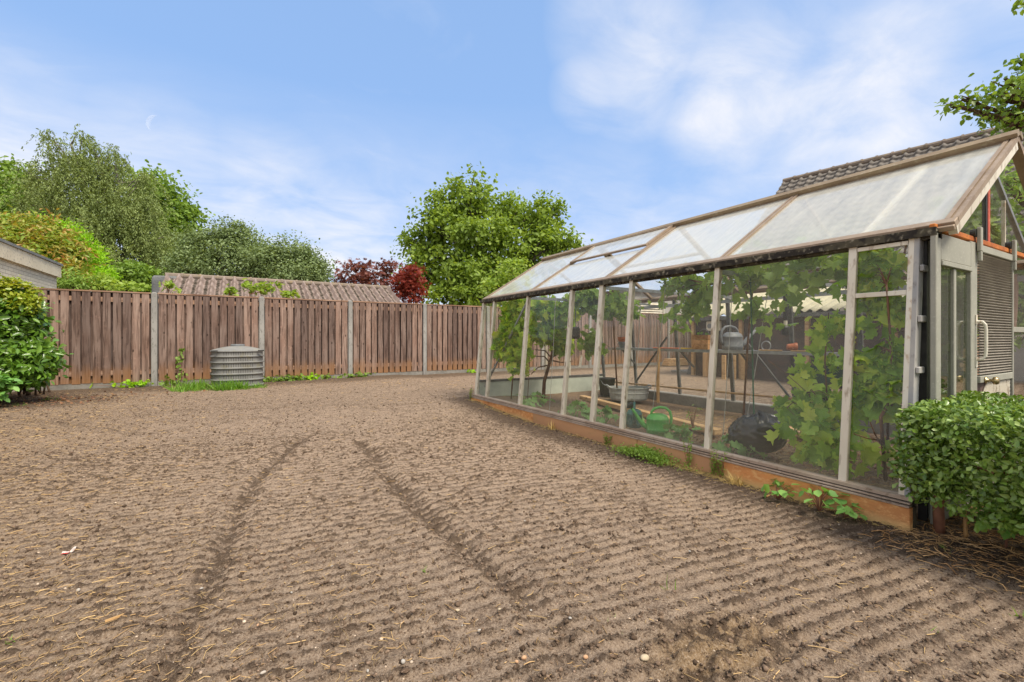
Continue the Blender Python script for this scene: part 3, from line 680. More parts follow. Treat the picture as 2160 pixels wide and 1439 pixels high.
# inside frame: rafters, ties, struts, far wall
for y in (2.25, 3.59, 5.01):
    mb = MB(); mb.bar((xw(1.5)+.05, y+.04, 1.51), (xf(1.5)-.05, y+.04, 1.51), .022, .035); mb.build('tie_bar', M_galv, gh)
mb = MB(); mb.bar(roofpt(1.325, .03, -.03), roofpt(1.325, .96, -.03), .035, .02); mb.build('inner_rafter', M_white, gh)
MB().bar((xf(1.46)-.035, 1.05, 1.47), (xf(1.46)-.035, 6.26, 1.47), .03, .045, (1, 0, 0)).build('far_wall_plate', M_galv, gh)
MB().bar((5.0, 1.05, 1.86), (5.0, 6.26, 1.86), .03, .03, (1, 0, 0)).build('purlin', M_galv, gh)
FB = [6.28, 5.50, 4.62, 3.75, 2.95, 2.25, 1.55, 1.03]
for y in FB:
    MB().bar((xf(.1), y, .10), (xf(EZ), y, EZ+.02), .045, .035).build('far_post', M_post, gh, bevel=.003)
for a, b in zip(FB[1:], FB[:-1]): slab(a+.024, b-.024, .16, EZ-.02, xf).build('far_pane', M_paneb, gh)
MB().box(5.66, 5.80, 1.0, 6.34, -.2, .135).build('plinth', M_conc, gh, bevel=.01)
for (y0, z0, y1, z1) in ((5.46, .25, 4.75, 1.0), (2.9, .16, 3.5, .95)):
    MB().bar((xf(z0)-.05, y0, z0), (xf(z1)-.05, y1, z1), .022, .022).build('brace', M_post, gh)
MB().bar((xw(.25)+.05, 6.1, .25), (xw(1.5)+.05, 5.08, 1.5), .026, .02).build('brace', M_galv, gh)
# far gable
mb = MB(); mb.box(3.16, 5.66, 6.262, 6.298, .0, .30); mb.build('kick_panel', worn('pale_green_panel', (.52, .56, .48), (.44, .48, .41), 4, .4, .6, .7, .2), gh)
MB().box(3.15, 5.67, 6.255, 6.305, .303, .335).build('gable_rail', M_post, gh)
for x in (3.98, 4.41, 4.9): MB().box(x-.018, x+.018, 6.26, 6.30, .338, 1.56 if x != 4.41 else 2.24).build('gable_bar', M_alu, gh)
MB().box(3.28, 5.54, 6.257, 6.303, 1.562, 1.592).build('gable_tie', M_alu, gh)
for a, b in ((3.2, 3.96), (4.0, 4.39), (4.43, 4.88), (4.92, 5.62)):
    MB().box(a, b, 6.278, 6.282, .338, 1.56).build('gable_pane', M_paneb, gh)
MB().add([(3.34, 6.278, 1.594), (4.39, 6.278, 1.594), (4.39, 6.278, 2.25), (3.34, 6.282, 1.594), (4.39, 6.282, 1.594), (4.39, 6.282, 2.25)], [(0, 1, 2), (5, 4, 3), (0, 3, 4, 1), (1, 4, 5, 2), (2, 5, 3, 0)]).build('gable_pane', M_paneb, gh)
MB().add([(5.48, 6.278, 1.594), (4.43, 6.278, 1.594), (4.43, 6.278, 2.25), (5.48, 6.282, 1.594), (4.43, 6.282, 1.594), (4.43, 6.282, 2.25)], [(2, 1, 0), (3, 4, 5), (1, 4, 3, 0), (2, 5, 4, 1), (0, 3, 5, 2)]).build('gable_pane', M_paneb, gh)
# near gable: sliding door on an orange rail, ribbed leaf, glass beyond
GYN = 1.03
MB().box(3.205, 5.72, .935, .962, 1.560, 1.592).build('door_rail', M_rustrail, gh, bevel=.004)
MB().box(3.31, 3.335, .975, 1.03, -.05, 1.555).build('door_jamb', M_alug, gh)
MB().box(3.268, 3.285, .99, 1.028, -.05, 1.53).build('seal_strip', M_black, gh)
d = MB(); Y0, Y1 = .930, .956
d.box(3.2, 3.268, Y0, Y1, -.03, 1.552); d.box(3.745, 3.855, Y0, Y1, -.03, 1.555); d.box(3.271, 3.742, Y0, Y1, 1.40, 1.545); d.box(3.271, 3.742, Y0-.008, Y1-.002, 1.37, 1.397)
d.box(3.271, 3.742, Y0, Y1, -.03, .18); d.box(3.478, 3.512, Y0+.003, Y1-.003, .183, 1.368)
door = d.build('door', M_alug, gh, bevel=.003)
for a, b in ((3.271, 3.477), (3.513, 3.742)): MB().box(a, b, Y0+.018, Y0+.022, .183, 1.368).build('pane', M_paned, door)
h = MB(); h.tube([(3.825, Y0-.001, 1.075), (3.828, Y0-.028, 1.073), (3.832, Y0-.040, 1.055), (3.833, Y0-.043, 1.02), (3.833, Y0-.043, .90), (3.832, Y0-.040, .865), (3.828, Y0-.028, .848), (3.825, Y0-.001, .845)], .0085, 10)
h.box(3.812, 3.838, Y0-.006, Y0-.0015, 1.06, 1.115); h.box(3.812, 3.838, Y0-.006, Y0-.0015, .80, .86); h.build('handle', M_white, door, smooth=False)
h = MB(); h.tube([(3.77, Y1+.001, 1.075), (3.755, Y1+.035, 1.072), (3.745, Y1+.048, 1.055), (3.742, Y1+.05, 1.02), (3.742, Y1+.05, .90), (3.745, Y1+.048, .865), (3.755, Y1+.035, .848), (3.77, Y1+.001, .845)], .0085, 10); h.build('handle', M_white, door)
for x in (3.84, 4.545):
    mb = MB(); mb.box(x-.018, x+.018, .905, .925, 1.50, 1.645); mb.box(x-.012, x+.012, .905, .922, 1.44, 1.498); o = mb.build('hanger', M_alug, gh, bevel=.003)
    MB().tube([(x-.012, .926, 1.612), (x-.012, .952, 1.612)], .026, 14).build('roller', M_black, o)
# ribbed leaf
M_rib = worn('ribbed_grey_brown_sheet', (.23, .205, .17), (.30, .27, .225), 4, .4, .65, .5, .4, 0, (.40, .37, .31), 30, .1)
nr = 44; mb = MB()
for k in range(nr):
    z0 = .745+(1.50-.745)*k/nr; z1 = z0+(1.50-.745)/nr
    mb.add([(3.875, .940, z0), (4.53, .940, z0), (4.53, .922, (z0+z1)/2), (3.875, .922, (z0+z1)/2), (4.53, .940, z1), (3.875, .940, z1)], [(0, 1, 2, 3), (3, 2, 4, 5)])
lf = mb.build('ribbed_leaf', M_rib, gh, solid=.003)
mb = MB(); mb.box(3.868, 4.55, .918, .95, 1.502, 1.545); mb.box(4.532, 4.555, .918, .95, .0, 1.50); mb.box(3.868, 4.53, .918, .95, .70, .742); mb.build('leaf_frame', M_alug, lf, bevel=.003)
mb = MB(); 
for k in range(46):
    a = 3.88+k*.0255
    x0, z0, x1, z1 = a-.50, .0, a+.18, .70
    if x0 < 3.87: z0 = (3.87-x0)/(x1-x0)*.70; x0 = 3.87
    if x1 > 4.53: z1 = z0+(4.53-x0)/(x1-x0)*(z1-z0); x1 = 4.53
    if x1 > x0+.02: mb.bar((x0, .934, z0), (x1, .934, z1), .006, .010)
mb.build('mesh_kick_plate', M_alu, lf)
MB().box(3.87, 4.53, .942, .946, .0, .70).build('kick_backing', worn('grimy_polycarbonate', (.10, .06, .055), (.14, .09, .08), 6, .4, .6, .5, .3), lf)
mb = MB(); mb.lathe([(.0, 0), (.020, .001), (.020, .006), (.009, .010), (.009, .030), (.022, .036), (.024, .050), (.016, .060), (0, .061)], (0, 0, 0), 18)
kv = [(3.945+v[0], .917-v[2], .715+v[1]) for v in mb.v]; k2 = MB(); k2.add(kv, [tuple(reversed(f)) for f in mb.f]); k2.build('door_knob', M_brass, lf, smooth=True)
# glass right of the leaf, curtain behind
mb = MB(); mb.box(4.58, 4.62, 1.0, 1.03, -.05, 1.555); mb.box(5.64, 5.70, 1.0, 1.03, -.05, 1.555); mb.box(4.623, 5.637, 1.0, 1.03, 1.02, 1.06); mb.box(4.623, 5.637, 1.0, 1.03, -.05, .16); mb.build('end_frame', M_alug, gh, bevel=.003)
MB().box(4.623, 5.637, 1.013, 1.017, 1.063, 1.553).build('end_pane', M_paneb, gh); MB().box(4.623, 5.637, 1.013, 1.017, .163, 1.017).build('end_pane', M_paneb, gh)
# near gable triangle
mb = MB(); mb.box(4.392, 4.432, 1.005, 1.035, 1.594, 2.235); mb.build('red_post', M_red, gh, bevel=.002)
MB().box(4.362, 4.384, 1.008, 1.03, 1.594, 2.225).build('gable_bar', M_black, gh)
mb = MB(); mb.bar((4.45, 1.02, 2.215), (5.50, 1.02, 1.58), .03, .03); mb.build('gable_rafter', M_galv, gh)
mb = MB(); mb.bar((3.36, 1.02, 1.60), (4.36, 1.02, 2.22), .03, .03); mb.build('gable_rafter', M_galv, gh)
MB().box(4.79, 4.81, 1.01, 1.03, 1.594, 1.985).build('gable_bar', M_white, gh)
MB().box(3.475, 3.49, 1.01, 1.03, 1.594, 1.655).build('gable_bar', M_white, gh)
for s in (1, -1):
    X0 = GXR-s*1.02; X1 = GXR-s*.05
    V = [(X0, 1.016, 1.594), (X1, 1.016, 1.594), (X1, 1.016, 2.21), (X0, 1.020, 1.594), (X1, 1.020, 1.594), (X1, 1.020, 2.21)]
    F = [(0, 1, 2), (5, 4, 3), (0, 3, 4, 1), (1, 4, 5, 2), (2, 5, 3, 0)]
    MB().add(V, F if s > 0 else [tuple(reversed(f)) for f in F]).build('gable_pane', M_paneb, gh)
# ---------------------------------------------------------------- things kept in the greenhouse
ZI = .045
def gp(px, py, z=ZI): return at_z(px, py, z)
M_green = worn('bright_green_plastic', (.10, .42, .075), (.07, .33, .06), 8, .4, .7, .35, .5, 0, (.22, .50, .18), 60, .05)
M_teal = worn('faded_teal_plastic', (.045, .15, .125), (.03, .10, .09), 8, .4, .7, .45, .4, 0, (.2, .26, .24), 40, .1)
M_gry = worn('grey_plastic', (.19, .20, .21), (.14, .15, .16), 8, .4, .7, .5, .4, 0, (.32, .32, .31), 40, .1)
M_lgry = worn('pale_grey_plastic', (.36, .37, .35), (.28, .29, .28), 8, .4, .7, .5, .4, 0, (.22, .21, .19), 20, .1)
M_terra = worn('terracotta', (.42, .13, .06), (.34, .10, .05), 12, .4, .6, .8, .2, 0, (.55, .30, .2), 50, .2)
M_bamb = worn('bamboo', (.46, .28, .11), (.36, .20, .075), 14, .4, .6, .5, .4, 0, (.22, .12, .05), 50, .1)
M_timber = boardmat('raw_timber', (.42, .27, .13), (.48, .33, .18), (.27, .155, .07), grain=(30, 2, 30))
M_crate = boardmat('crate_wood', (.47, .24, .10), (.53, .30, .14), (.30, .13, .05), grain=(24, 3, 24))
M_wire = worn('grey_string', (.40, .39, .35), (.30, .30, .27), 30)
M_gst = worn('green_coated_stake', (.03, .10, .045), (.04, .13, .06), 30)
M_cane = worn('orange_cane', (.55, .14, .05), (.45, .10, .04), 20)
M_yel = worn('yellow_handle', (.60, .36, .03), (.5, .3, .03), 20)

def watering_can(loc, rz, s, mb_, mr, label, spout=.24, rose=True, group=None):
    t = thing('watering_can', loc, label, 'watering can', group); t.rotation_euler = (0, 0, rz); t.scale = (s, s, s)
    b = MB(); b.lathe([(.088, 0), (.094, .004), (.096, .03), (.098, .034), (.098, .042), (.096, .046), (.094, .13), (.097, .134), (.097, .142), (.092, .148), (.080, .172), (.056, .186), (.050, .188), (.048, .182), (.044, .150), (.0, .148)], n=32, sx=1.1, sy=.86)
    b.build('body', mb_, t, smooth=True, local=True)
    MB().tube([(.085, 0, .045), (.13, 0, .075), (.17, 0, .125), (spout-.03, 0, .19), (spout, 0, .235)], [.026, .023, .018, .014, .013], 12).build('spout', mb_, t, smooth=True, local=True)
    MB().tube([(-.098, 0, .05), (-.122, 0, .09), (-.128, 0, .15), (-.115, 0, .21), (-.075, 0, .245), (-.02, 0, .25), (.03, 0, .235), (.055, 0, .205), (.060, 0, .178)], [.011, .013, .014, .014, .014, .014, .013, .012, .011], 10).build('handle', mb_, t, smooth=True, local=True)
    if rose:
        r = MB(); r.lathe([(.012, -.012), (.016, .0), (.034, .014), (.040, .026), (.036, .040), (.020, .050), (.0, .053)], n=18)
        a = math.radians(38); v = [(spout+.004+x*math.cos(a)+z*math.sin(a), y, .243-x*math.sin(a)+z*math.cos(a)) for x, y, z in r.v]
        MB().add(v, r.f).build('rose', mr, t, smooth=True, local=True)
    return t
LEFTWARD = math.atan2(-RT.y, -RT.x)
p = gp(1387, 914)
watering_can(p, LEFTWARD-.15, 1.02, M_green, M_black, 'bright green plastic watering can with a dark rose on the greenhouse floor')
p = gp(1338, 900)
watering_can(p, LEFTWARD+1.3, .98, M_teal, M_black, 'dark teal watering can tipped beside the bright green one', rose=False)
SHZ = .812
p = at_x(1545, 720, 5.42); p.z = SHZ+.0135
watering_can(p, LEFTWARD+PI+.1, 1.22, M_gry, M_gry, 'grey plastic watering can standing on the metal shelf', spout=.27, rose=False)

b = thing('bucket', gp(1280, 834), 'black plastic bucket on the soil next to the grey tub', 'bucket')
q = MB(); q.lathe([(.105, 0), (.135, .27), (.142, .272), (.142, .285), (.134, .285), (.130, .27), (.10, .012), (0, .012)], n=28); q.build('body', M_black, b, smooth=True, local=True)
MB().tube([(-.138, 0, .26), (-.14, -.06, .20), (-.10, -.13, .16), (0, -.155, .14), (.10, -.13, .16), (.14, -.06, .20), (.138, 0, .26)], .004, 6).build('wire_handle', M_galv, b, local=True)
b = thing('tub', gp(1326, 843), 'grey oval plastic tub with wavy rim beside the black bucket', 'tub'); b.rotation_euler = (0, 0, math.atan2(RT.y, RT.x))
q = MB(); q.lathe([(.255, 0), (.27, .02), (.285, .10), (.292, .105), (.292, .115), (.288, .12), (.296, .175), (.312, .178), (.312, .192), (.292, .192), (.276, .03), (.0, .026)], n=40, sy=.62, sup=3.2); q.build('body', M_lgry, b, smooth=False, local=True)
for s in (-1, 1):
    MB().tube([(s*.30, -.11, .186), (s*.325, -.07, .215), (s*.325, .07, .215), (s*.30, .11, .186)], .012, 8).build('grip', M_lgry, b, smooth=True, local=True)
# black bag: a slumped creased sack
c0 = gp(1598, 952); V = []; nu, nv = 72, 40
for j in range(nv+1):
    for i in range(nu):
        a = 2*PI*i/nu; e = PI*j/nv; z = math.cos(e); r = math.sin(e)**.8
        cr = abs(float(vn(np.array([a*3.2+z*2]), np.array([z*4.0-a]), 5)[0])-.5)*.34 + abs(float(vn(np.array([a*7]), np.array([z*8+a*2]), 9)[0])-.5)*.2
        k = 1-.5*cr-.10*max(0, z)*abs(math.sin(a*5))
        V.append((r*math.cos(a)*.235*k, r*math.sin(a)*.19*k, max(0, (z*.5+.42)*.36*k+.02*math.cos(a+1))))
bm = MB(); bm.add(V, [(j*nu+i, (j+1)*nu+i, (j+1)*nu+(i+1) % nu, j*nu+(i+1) % nu) for j in range(nv) for i in range(nu)])
M_bag = worn('black_bin_liner', (.012, .012, .014), (.020, .020, .024), 20, .4, .6, .28, .6, 0, None, 40, .15)
bag = bm.build('plastic_bag', M_bag, None, smooth=True); bag.location = c0; bag.rotation_euler = (0, 0, -.7)
tag(bag, 'crumpled black plastic bag on the straw inside the greenhouse', 'bag')

sh = thing('metal_shelf', (5.45, 3.5, 0), 'long thin metal shelf along the far wall inside the greenhouse', 'shelf')
MB().box(5.30, 5.60, 1.55, 5.72, SHZ, SHZ+.012).build('shelf_board', M_galv, sh)
MB().box(5.285, 5.2985, 1.55, 5.72, SHZ-.022, SHZ+.016).build('front_edge', M_galv, sh)
for y in (1.58, 2.6, 3.4, 4.3, 5.45):
    mb = MB(); mb.bar((5.33, y, SHZ-.012), (5.62, y, SHZ-.25), .02, .02); mb.box(5.31, 5.63, y-.012, y+.012, SHZ-.026, SHZ-.001); mb.build('bracket', M_post, sh)
SH = SHZ+.0125
def shelfpt(px, x=5.43): p = at_x(px, 730, x); return Vector((x, p.y, SH))
def pot(loc, r, h, mat, label, group=None):
    q = MB(); q.lathe([(r*.70, 0), (r*.95, h*.72), (r*1.06, h*.73), (r*1.08, h), (r*.94, h), (r*.90, h*.74), (r*.62, h*.06), (0, h*.05)], n=24)
    o = q.build('flower_pot', mat, None, smooth=False); o.location = loc
    return tag(o, label, 'flower pot', group)
p0 = shelfpt(1315); pot(p0, .085, .10, M_gry, 'dark grey flower pot under the terracotta pot on the shelf')
pot(p0+Vector((0, 0, .055)), .088, .12, M_terra, 'terracotta flower pot nested in a dark pot on the shelf')
o = pot(shelfpt(1660)+Vector((0, 0, .05)), .048, .10, M_terra, 'small terracotta pot lying on its side on the shelf'); o.rotation_euler = (PI/2, 0, .7)
cr = thing('crate', shelfpt(1485), 'small wooden crate with a hoop handle and a seedling on the shelf', 'crate'); cr.rotation_euler = (0, 0, math.radians(86))
q = MB()
for k in range(3):
    z = .004+k*.066
    q.box(-.125, .125, -.085, -.075, z, z+.062); q.box(-.125, .125, .075, .085, z, z+.062); q.box(-.135, -.1255, -.085, .085, z, z+.062); q.box(.1255, .135, -.085, .085, z, z+.062)
q.box(-.124, .124, -.074, .074, 0, .01); q.build('box', M_crate, cr, local=True)
MB().tube([(math.cos(a)*.09, 0, .19+math.sin(a)*.09) for a in np.linspace(0, PI, 11)], .006, 6).build('hoop_handle', M_post, cr, local=True)
link('seedling', leaf_mesh('seedling', np.array([[.0, 0, .17]])+RS.normal(size=(14, 3))*.03, .07, 'oval', up=1), leafmat('seedling_leaf', [(.10, .24, .05), (.2, .32, .06)]), cr, True)
for a, b, r, mt, nm, lb, ct in ((1378, 1432, .008, M_cane, 'garden_cane', 'orange cane lying flat on the shelf', 'cane'), (1436, 1462, .009, M_yel, 'tool_handle', 'short yellow tool handle lying on the shelf', 'handle'), (1600, 1650, .008, M_bamb, 'garden_cane', 'brown cane lying on the shelf before the small pot', 'cane'), (1668, 1712, .007, M_bamb, 'garden_cane', 'thin brown cane at the near end of the shelf', 'cane')):
    A, B = shelfpt(a, 5.36), shelfpt(b, 5.42); A.z += r+.001; B.z += r+.001
    n_ = 7; pts = [A.lerp(B, k/(n_-1)) for k in range(n_)]; rr = [r*(1.0 if k % 2 else 1.15) for k in range(n_)]
    tag(MB().tube(pts, rr, 8).build(nm, mt), lb, ct)
p = shelfpt(1616, 5.40)
tag(MB().tube([p+Vector((0, .055*math.cos(a), .062+.055*math.sin(a))) for a in np.linspace(0, 2*PI, 25)], .0065, 8).build('strap_ring', M_galv), 'grey metal hoop standing on the shelf among the canes', 'hoop')
A, B = at_x(1262, 803, 5.5), at_x(1765, 850, 5.5)
pts = []; rr = []
for k in range(29): pts.append(A.lerp(B, k/28)); rr.append(.013 if k % 4 else .0165)
tag(MB().tube(pts, rr, 8).build('bamboo_pole', M_bamb), 'long bamboo pole tied low along the far wall', 'bamboo pole')
p = gp(1388, 849); tag(MB().tube([p, p+Vector((.0, .0, .4)), p+Vector((.02, 0, .80))], [.024, .023, .021], 8).build('wooden_stake', M_bamb), 'brown wooden stake driven in beside the bamboo pole', 'stake')
for (ax_, ay_, bx_, by_, lb) in ((1228, 838, 1515, 912, 'long weathered plank edging the path inside the greenhouse'), (1640, 900, 1760, 935, 'short pale plank lying under the leafy vine')):
    A, B = gp(ax_, ay_), gp(bx_, by_); dr = (B-A).normalized(); sd = Vector((-dr.y, dr.x, 0)); mb = MB(); A.z = B.z = ZI-.03
    mb.hexa([A-sd*.05, A+sd*.05, A+sd*.05+UP*.06, A-sd*.05+UP*.06], [B-sd*.05, B+sd*.05, B+sd*.05+UP*.06, B-sd*.05+UP*.06])
    tag(mb.build('plank', M_timber, bevel=.006), lb, 'plank')
p = gp(1592, 945); tag(MB().tube([p, at_d(1583, 588, (p-EYE).dot(FW)+.05)], .006, 8).build('plant_stake', M_gst), 'thin green stake standing behind the black bag', 'stake')
for i, (a, b, c, d_, wh) in enumerate(((1159, 866, 1172, 625, 'beside the twisted vine trunk'), (1336, 878, 1354, 600, 'next to the grey tub'), (1372, 905, 1405, 590, 'rising from the green watering can'), (1524, 938, 1546, 578, 'just right of the middle glazing bar'), (1568, 926, 1622, 600, 'slanting up from the black bag'))):
    p = gp(a, b); dd = (p-EYE).dot(FW); q = at_d(c, d_, dd+.05)
    tag(MB().tube([p, p.lerp(q, .5)+Vector((.008, 0, 0)), q], .0033, 5).build('plant_string', M_wire), f'taut grey plant string {wh}', 'string', 'strings for climbing plants')
eb = thing('socket_board', at_x(1692, 815, 5.56), 'black board with a grey socket box on the far wall', 'socket board'); c = at_x(1692, 798, 5.56)
MB().box(5.545, 5.565, c.y-.125, c.y+.125, c.z-.10, c.z+.10).build('board', M_black, eb); MB().box(5.505, 5.544, c.y-.085, c.y-.015, c.z-.07, c.z+.06).build('socket', M_lgry, eb, bevel=.004)
for s in (-.1, .1): MB().box(5.54, 5.5445, c.y+s-.006, c.y+s+.006, c.z+.07, c.z+.082).build('screw', M_galv, eb)
c = at_x(1735, 790, 5.35); tag(MB().box(5.33, 5.37, c.y-.20, c.y+.22, c.z-.13, c.z+.09).build('green_board', worn('dark_green_paint', (.018, .055, .035), (.025, .07, .045), 8), bevel=.005), 'dark green board behind the leafy vine', 'board')
cb = thing('hanging_cable', at_x(1655, 700, 5.0), 'black cable with a grey plug hanging from the roof', 'cable')
A, B = at_x(1660, 560, 5.0), at_x(1657, 676, 5.0); MB().tube([A, A.lerp(B, .5)+Vector((0, .01, 0)), B], .022, 8).build('conduit', M_black, cb)
B2 = B-UP*.055; MB().tube([B-UP*.001, B2], .018, 10).build('plug', M_white, cb); C2 = B2-UP*.075
q = MB(); q.tube([B2-UP*.001, B2-UP*.02, C2-UP*.02, C2-UP*.03], [.025, .042, .042, .02], 8); q.build('connector', M_black, cb)
MB().tube([at_x(1632, 612, 5.0), at_x(1640, 660, 5.0), at_x(1655, 683, 5.0)], .004, 6).build('lead', M_black, cb)
A = gp(1208, 860); dd = 5.9; A = at_d(1214, 645, dd)
hp = thing('hanging_lamp', at_d(1214, 715, dd), 'small black lantern hanging behind the second bay', 'lantern'); MB().tube([A, at_d(1214, 690, dd)], .004, 6).build('cord', M_black, hp); q = MB(); q.lathe([(.0, .16), (.05, .15), (.058, .12), (.058, .03), (.045, .0), (0, 0)], at_d(1214, 715, dd), 14); q.build('shade', M_black, hp)
for px, py, dd, s, lb in ((1225, 762, 5.6, .05, 'white strip label hanging from the vine by the second bay'), (1828, 800, 2.75, .03, 'small white tag among the big vine leaves'), (1871, 803, 2.7, .032, 'pale square tag by the corner post')):
    c = at_d(px, py, dd); hgt = s*(3 if dd > 5 else 1.3); mb = MB(); mb.hexa([c+RT*(-s*.5)-UP*hgt*.5, c+RT*s*.1-UP*hgt*.5, c+RT*s*.1-UP*hgt*.5+FW*.003, c+RT*(-s*.5)-UP*hgt*.5+FW*.003], [c+RT*(-s*.1)+UP*hgt*.5, c+RT*s*.5+UP*hgt*.5, c+RT*s*.5+UP*hgt*.5+FW*.003, c+RT*(-s*.1)+UP*hgt*.5+FW*.003])
    tag(mb.build('plant_label', M_white), lb, 'label')
M_cloth = worn('dusty_pink_cloth', (.40, .27, .20), (.33, .21, .15), 5, .4, .6, .95, .1, 0, (.45, .33, .26), 30, .1)
mb = MB(); mb.grid(lambda u, v: (4.72+.9*u, 1.14+.03*math.sin(u*46)+.015*math.sin(u*17+2*v), 1.02+.49*v), 120, 8)
tag(mb.build('curtain', M_cloth, None, smooth=True, solid=.004), 'dusty pink curtain hanging behind the end glass', 'curtain')

# ---------------------------------------------------------------- compost bin and litter outside
M_bin = worn('weathered_grey_plastic', (.23, .228, .216), (.18, .18, .172), 5, .4, .65, .6, .35, 0, (.27, .25, .16), 9, .15)
# side walls of the bin: rows of upright slots moulded between the hoops
m, nt, ns, LK = nodes('slotted_grey_plastic')
tcb = ns.new('ShaderNodeTexCoord'); sb = ns.new('ShaderNodeSeparateXYZ'); LK.new(tcb.outputs['Object'], sb.inputs[0])
axx = mth(nt, 'ABSOLUTE', sb.outputs[0]); ayy = mth(nt, 'ABSOLUTE', sb.outputs[1]); fr_ = mth(nt, 'GREATER_THAN', ayy, axx)
uu = mth(nt, 'ADD', mth(nt, 'MULTIPLY', sb.outputs[0], fr_), mth(nt, 'MULTIPLY', sb.outputs[1], mth(nt, 'SUBTRACT', 1.0, fr_)))
st_ = mth(nt, 'LESS_THAN', mth(nt, 'FRACT', mth(nt, 'DIVIDE', mth(nt, 'ADD', uu, 5.0), .045)), .30)
st_ = mth(nt, 'MULTIPLY', st_, mth(nt, 'LESS_THAN', mth(nt, 'ABSOLUTE', uu), .29))
zf = mth(nt, 'FRACT', mth(nt, 'DIVIDE', mth(nt, 'SUBTRACT', sb.outputs[2], .085), .115))
st_ = mth(nt, 'MULTIPLY', st_, mth(nt, 'LESS_THAN', zf, .62)); st_ = mth(nt, 'MULTIPLY', st_, mth(nt, 'GREATER_THAN', sb.outputs[2], .09))
cB = mixc(nt, rng_(nt, noise(nt, 5, 6), .4, .65), (.21, .21, .20), (.165, .165, .158)); cB = mixc(nt, rng_(nt, noise(nt, 9, 5), .56, .72), cB, (.19, .175, .11))
cB = mixc(nt, mth(nt, 'MULTIPLY', st_, .75), cB, (.05, .048, .043))
M_binb = finish(m, nt, cB, .6, .35, 0, mth(nt, 'SUBTRACT', 1.0, st_), .6, .01)
bl = at_z(501, 819, 0); bl.x += .0; bl.y += .36; bl.z = gz(bl.x, bl.y)-.02
cb = thing('compost_bin', bl, 'grey ribbed plastic compost bin with domed lid against the fence', 'compost bin'); cb.rotation_euler = (0, 0, .03); cb.scale = (.89, .89, 1)
prof = [(.50, 0)]
for k in range(6):
    z = .045+k*.115; prof += [(.502, z), (.527, z+.008), (.531, z+.018), (.527, z+.030), (.503, z+.038)]
prof += [(.498, .73), (.47, .735), (0, .735)]
q = MB(); q.lathe(prof, n=72, sup=3.0); q.build('body', M_binb, cb, smooth=False, local=True)
q = MB(); q.lathe([(.515, .728), (.527, .734), (.524, .750), (.49, .766), (.40, .792), (.28, .818), (.15, .835), (.10, .838), (0, .838)], n=72, sup=2.8); q.build('lid', M_bin, cb, smooth=False, local=True)
q = MB(); q.lathe([(.135, .832), (.14, .838), (.14, .868), (.128, .875), (.10, .868), (0, .865)], n=28); q.build('lid_knob', M_gry, cb, smooth=False, local=True)
for s in (-1, 1): MB().box(s*.44-.06, s*.44+.06, -.53, -.45, .742, .765).build('lid_clip', M_black, cb, local=True, bevel=.006)
p = at_z(148, 1170); p.z = gz(p.x, p.y)+.012
q = MB(); q.grid(lambda u, v: (-.028+.056*u, -.009+.018*v*(1-.35*u), .006*math.sin(u*7+v*2)+.006*u), 10, 5)
o = q.build('paper_scrap', worn('white_paper', (.72, .64, .58), (.62, .5, .45), 60), None, solid=.0012); o.location = p; o.rotation_euler = (.35, -.3, math.atan2(RT.y, RT.x)+.35); tag(o, 'crumpled white and red wrapper on the bare soil', 'wrapper')
q = MB(); q.grid(lambda u, v: (-.028+.034*u, -.0125+.006*v, .0045+.004*math.sin(u*7)), 8, 2); r_ = q.build('red_edge', worn('red_print', (.55, .07, .06), (.45, .08, .06), 60), None, solid=.0012); r_.parent = o
for i, (px, py, L_, an, lb) in enumerate(((242, 1317, .05, .3, 'flat brown wood chip on the straw strewn soil'), (1620, 820+222, .05, .1, 'pale wood splinter at the foot of the rusty board'))):
    p = at_z(px, py, -.03 if i else 0); o = MB().hexa([(-L_/2, -.006, 0), (-L_/2, .004, 0), (-L_/2, .004, .005), (-L_/2, -.004, .005)], [(L_/2, -.003, 0), (L_/2, .006, 0), (L_/2, .005, .005), (L_/2, -.002, .005)]).build('wood_chip', M_bamb)
    o.location = (p.x, p.y, gz(p.x, p.y)+.006); o.rotation_euler = (0, 0, an); tag(o, lb, 'wood chip')
# ---------------------------------------------------------------- plants
M_bark = worn('brown_bark', (.13, .085, .055), (.08, .052, .035), 14, .4, .6, .9, .1, 0, (.22, .16, .11), 40, .6, (1, 1, .3))
M_barkg = worn('grey_bark', (.15, .13, .105), (.085, .075, .06), 14, .4, .6, .9, .1, 0, (.25, .23, .19), 40, .6, (1, 1, .3))
M_vinebark = worn('vine_bark', (.16, .085, .05), (.10, .055, .035), 20, .4, .6, .9, .1, 0, (.28, .17, .11), 60, .5, (1, 1, .3))
M_redstem = worn('reddish_stem', (.26, .12, .07), (.18, .08, .05), 20)
def blobs(lobes):
    """(px, py, rx, ry, distance, deep) in photo units -> centre and radii"""
    out = []
    for l in lobes:
        px, py, rx, ry, d = l[:5]; dp = l[5] if len(l) > 5 else .5*(rx+ry)/FOC*d
        out.append((np.array(at_d(px, py, d)), np.array((rx/FOC*d, ry/FOC*d, dp))))
    return out
RTn, FWn, UPn = np.array(RT), np.array(FW), np.array(UP)
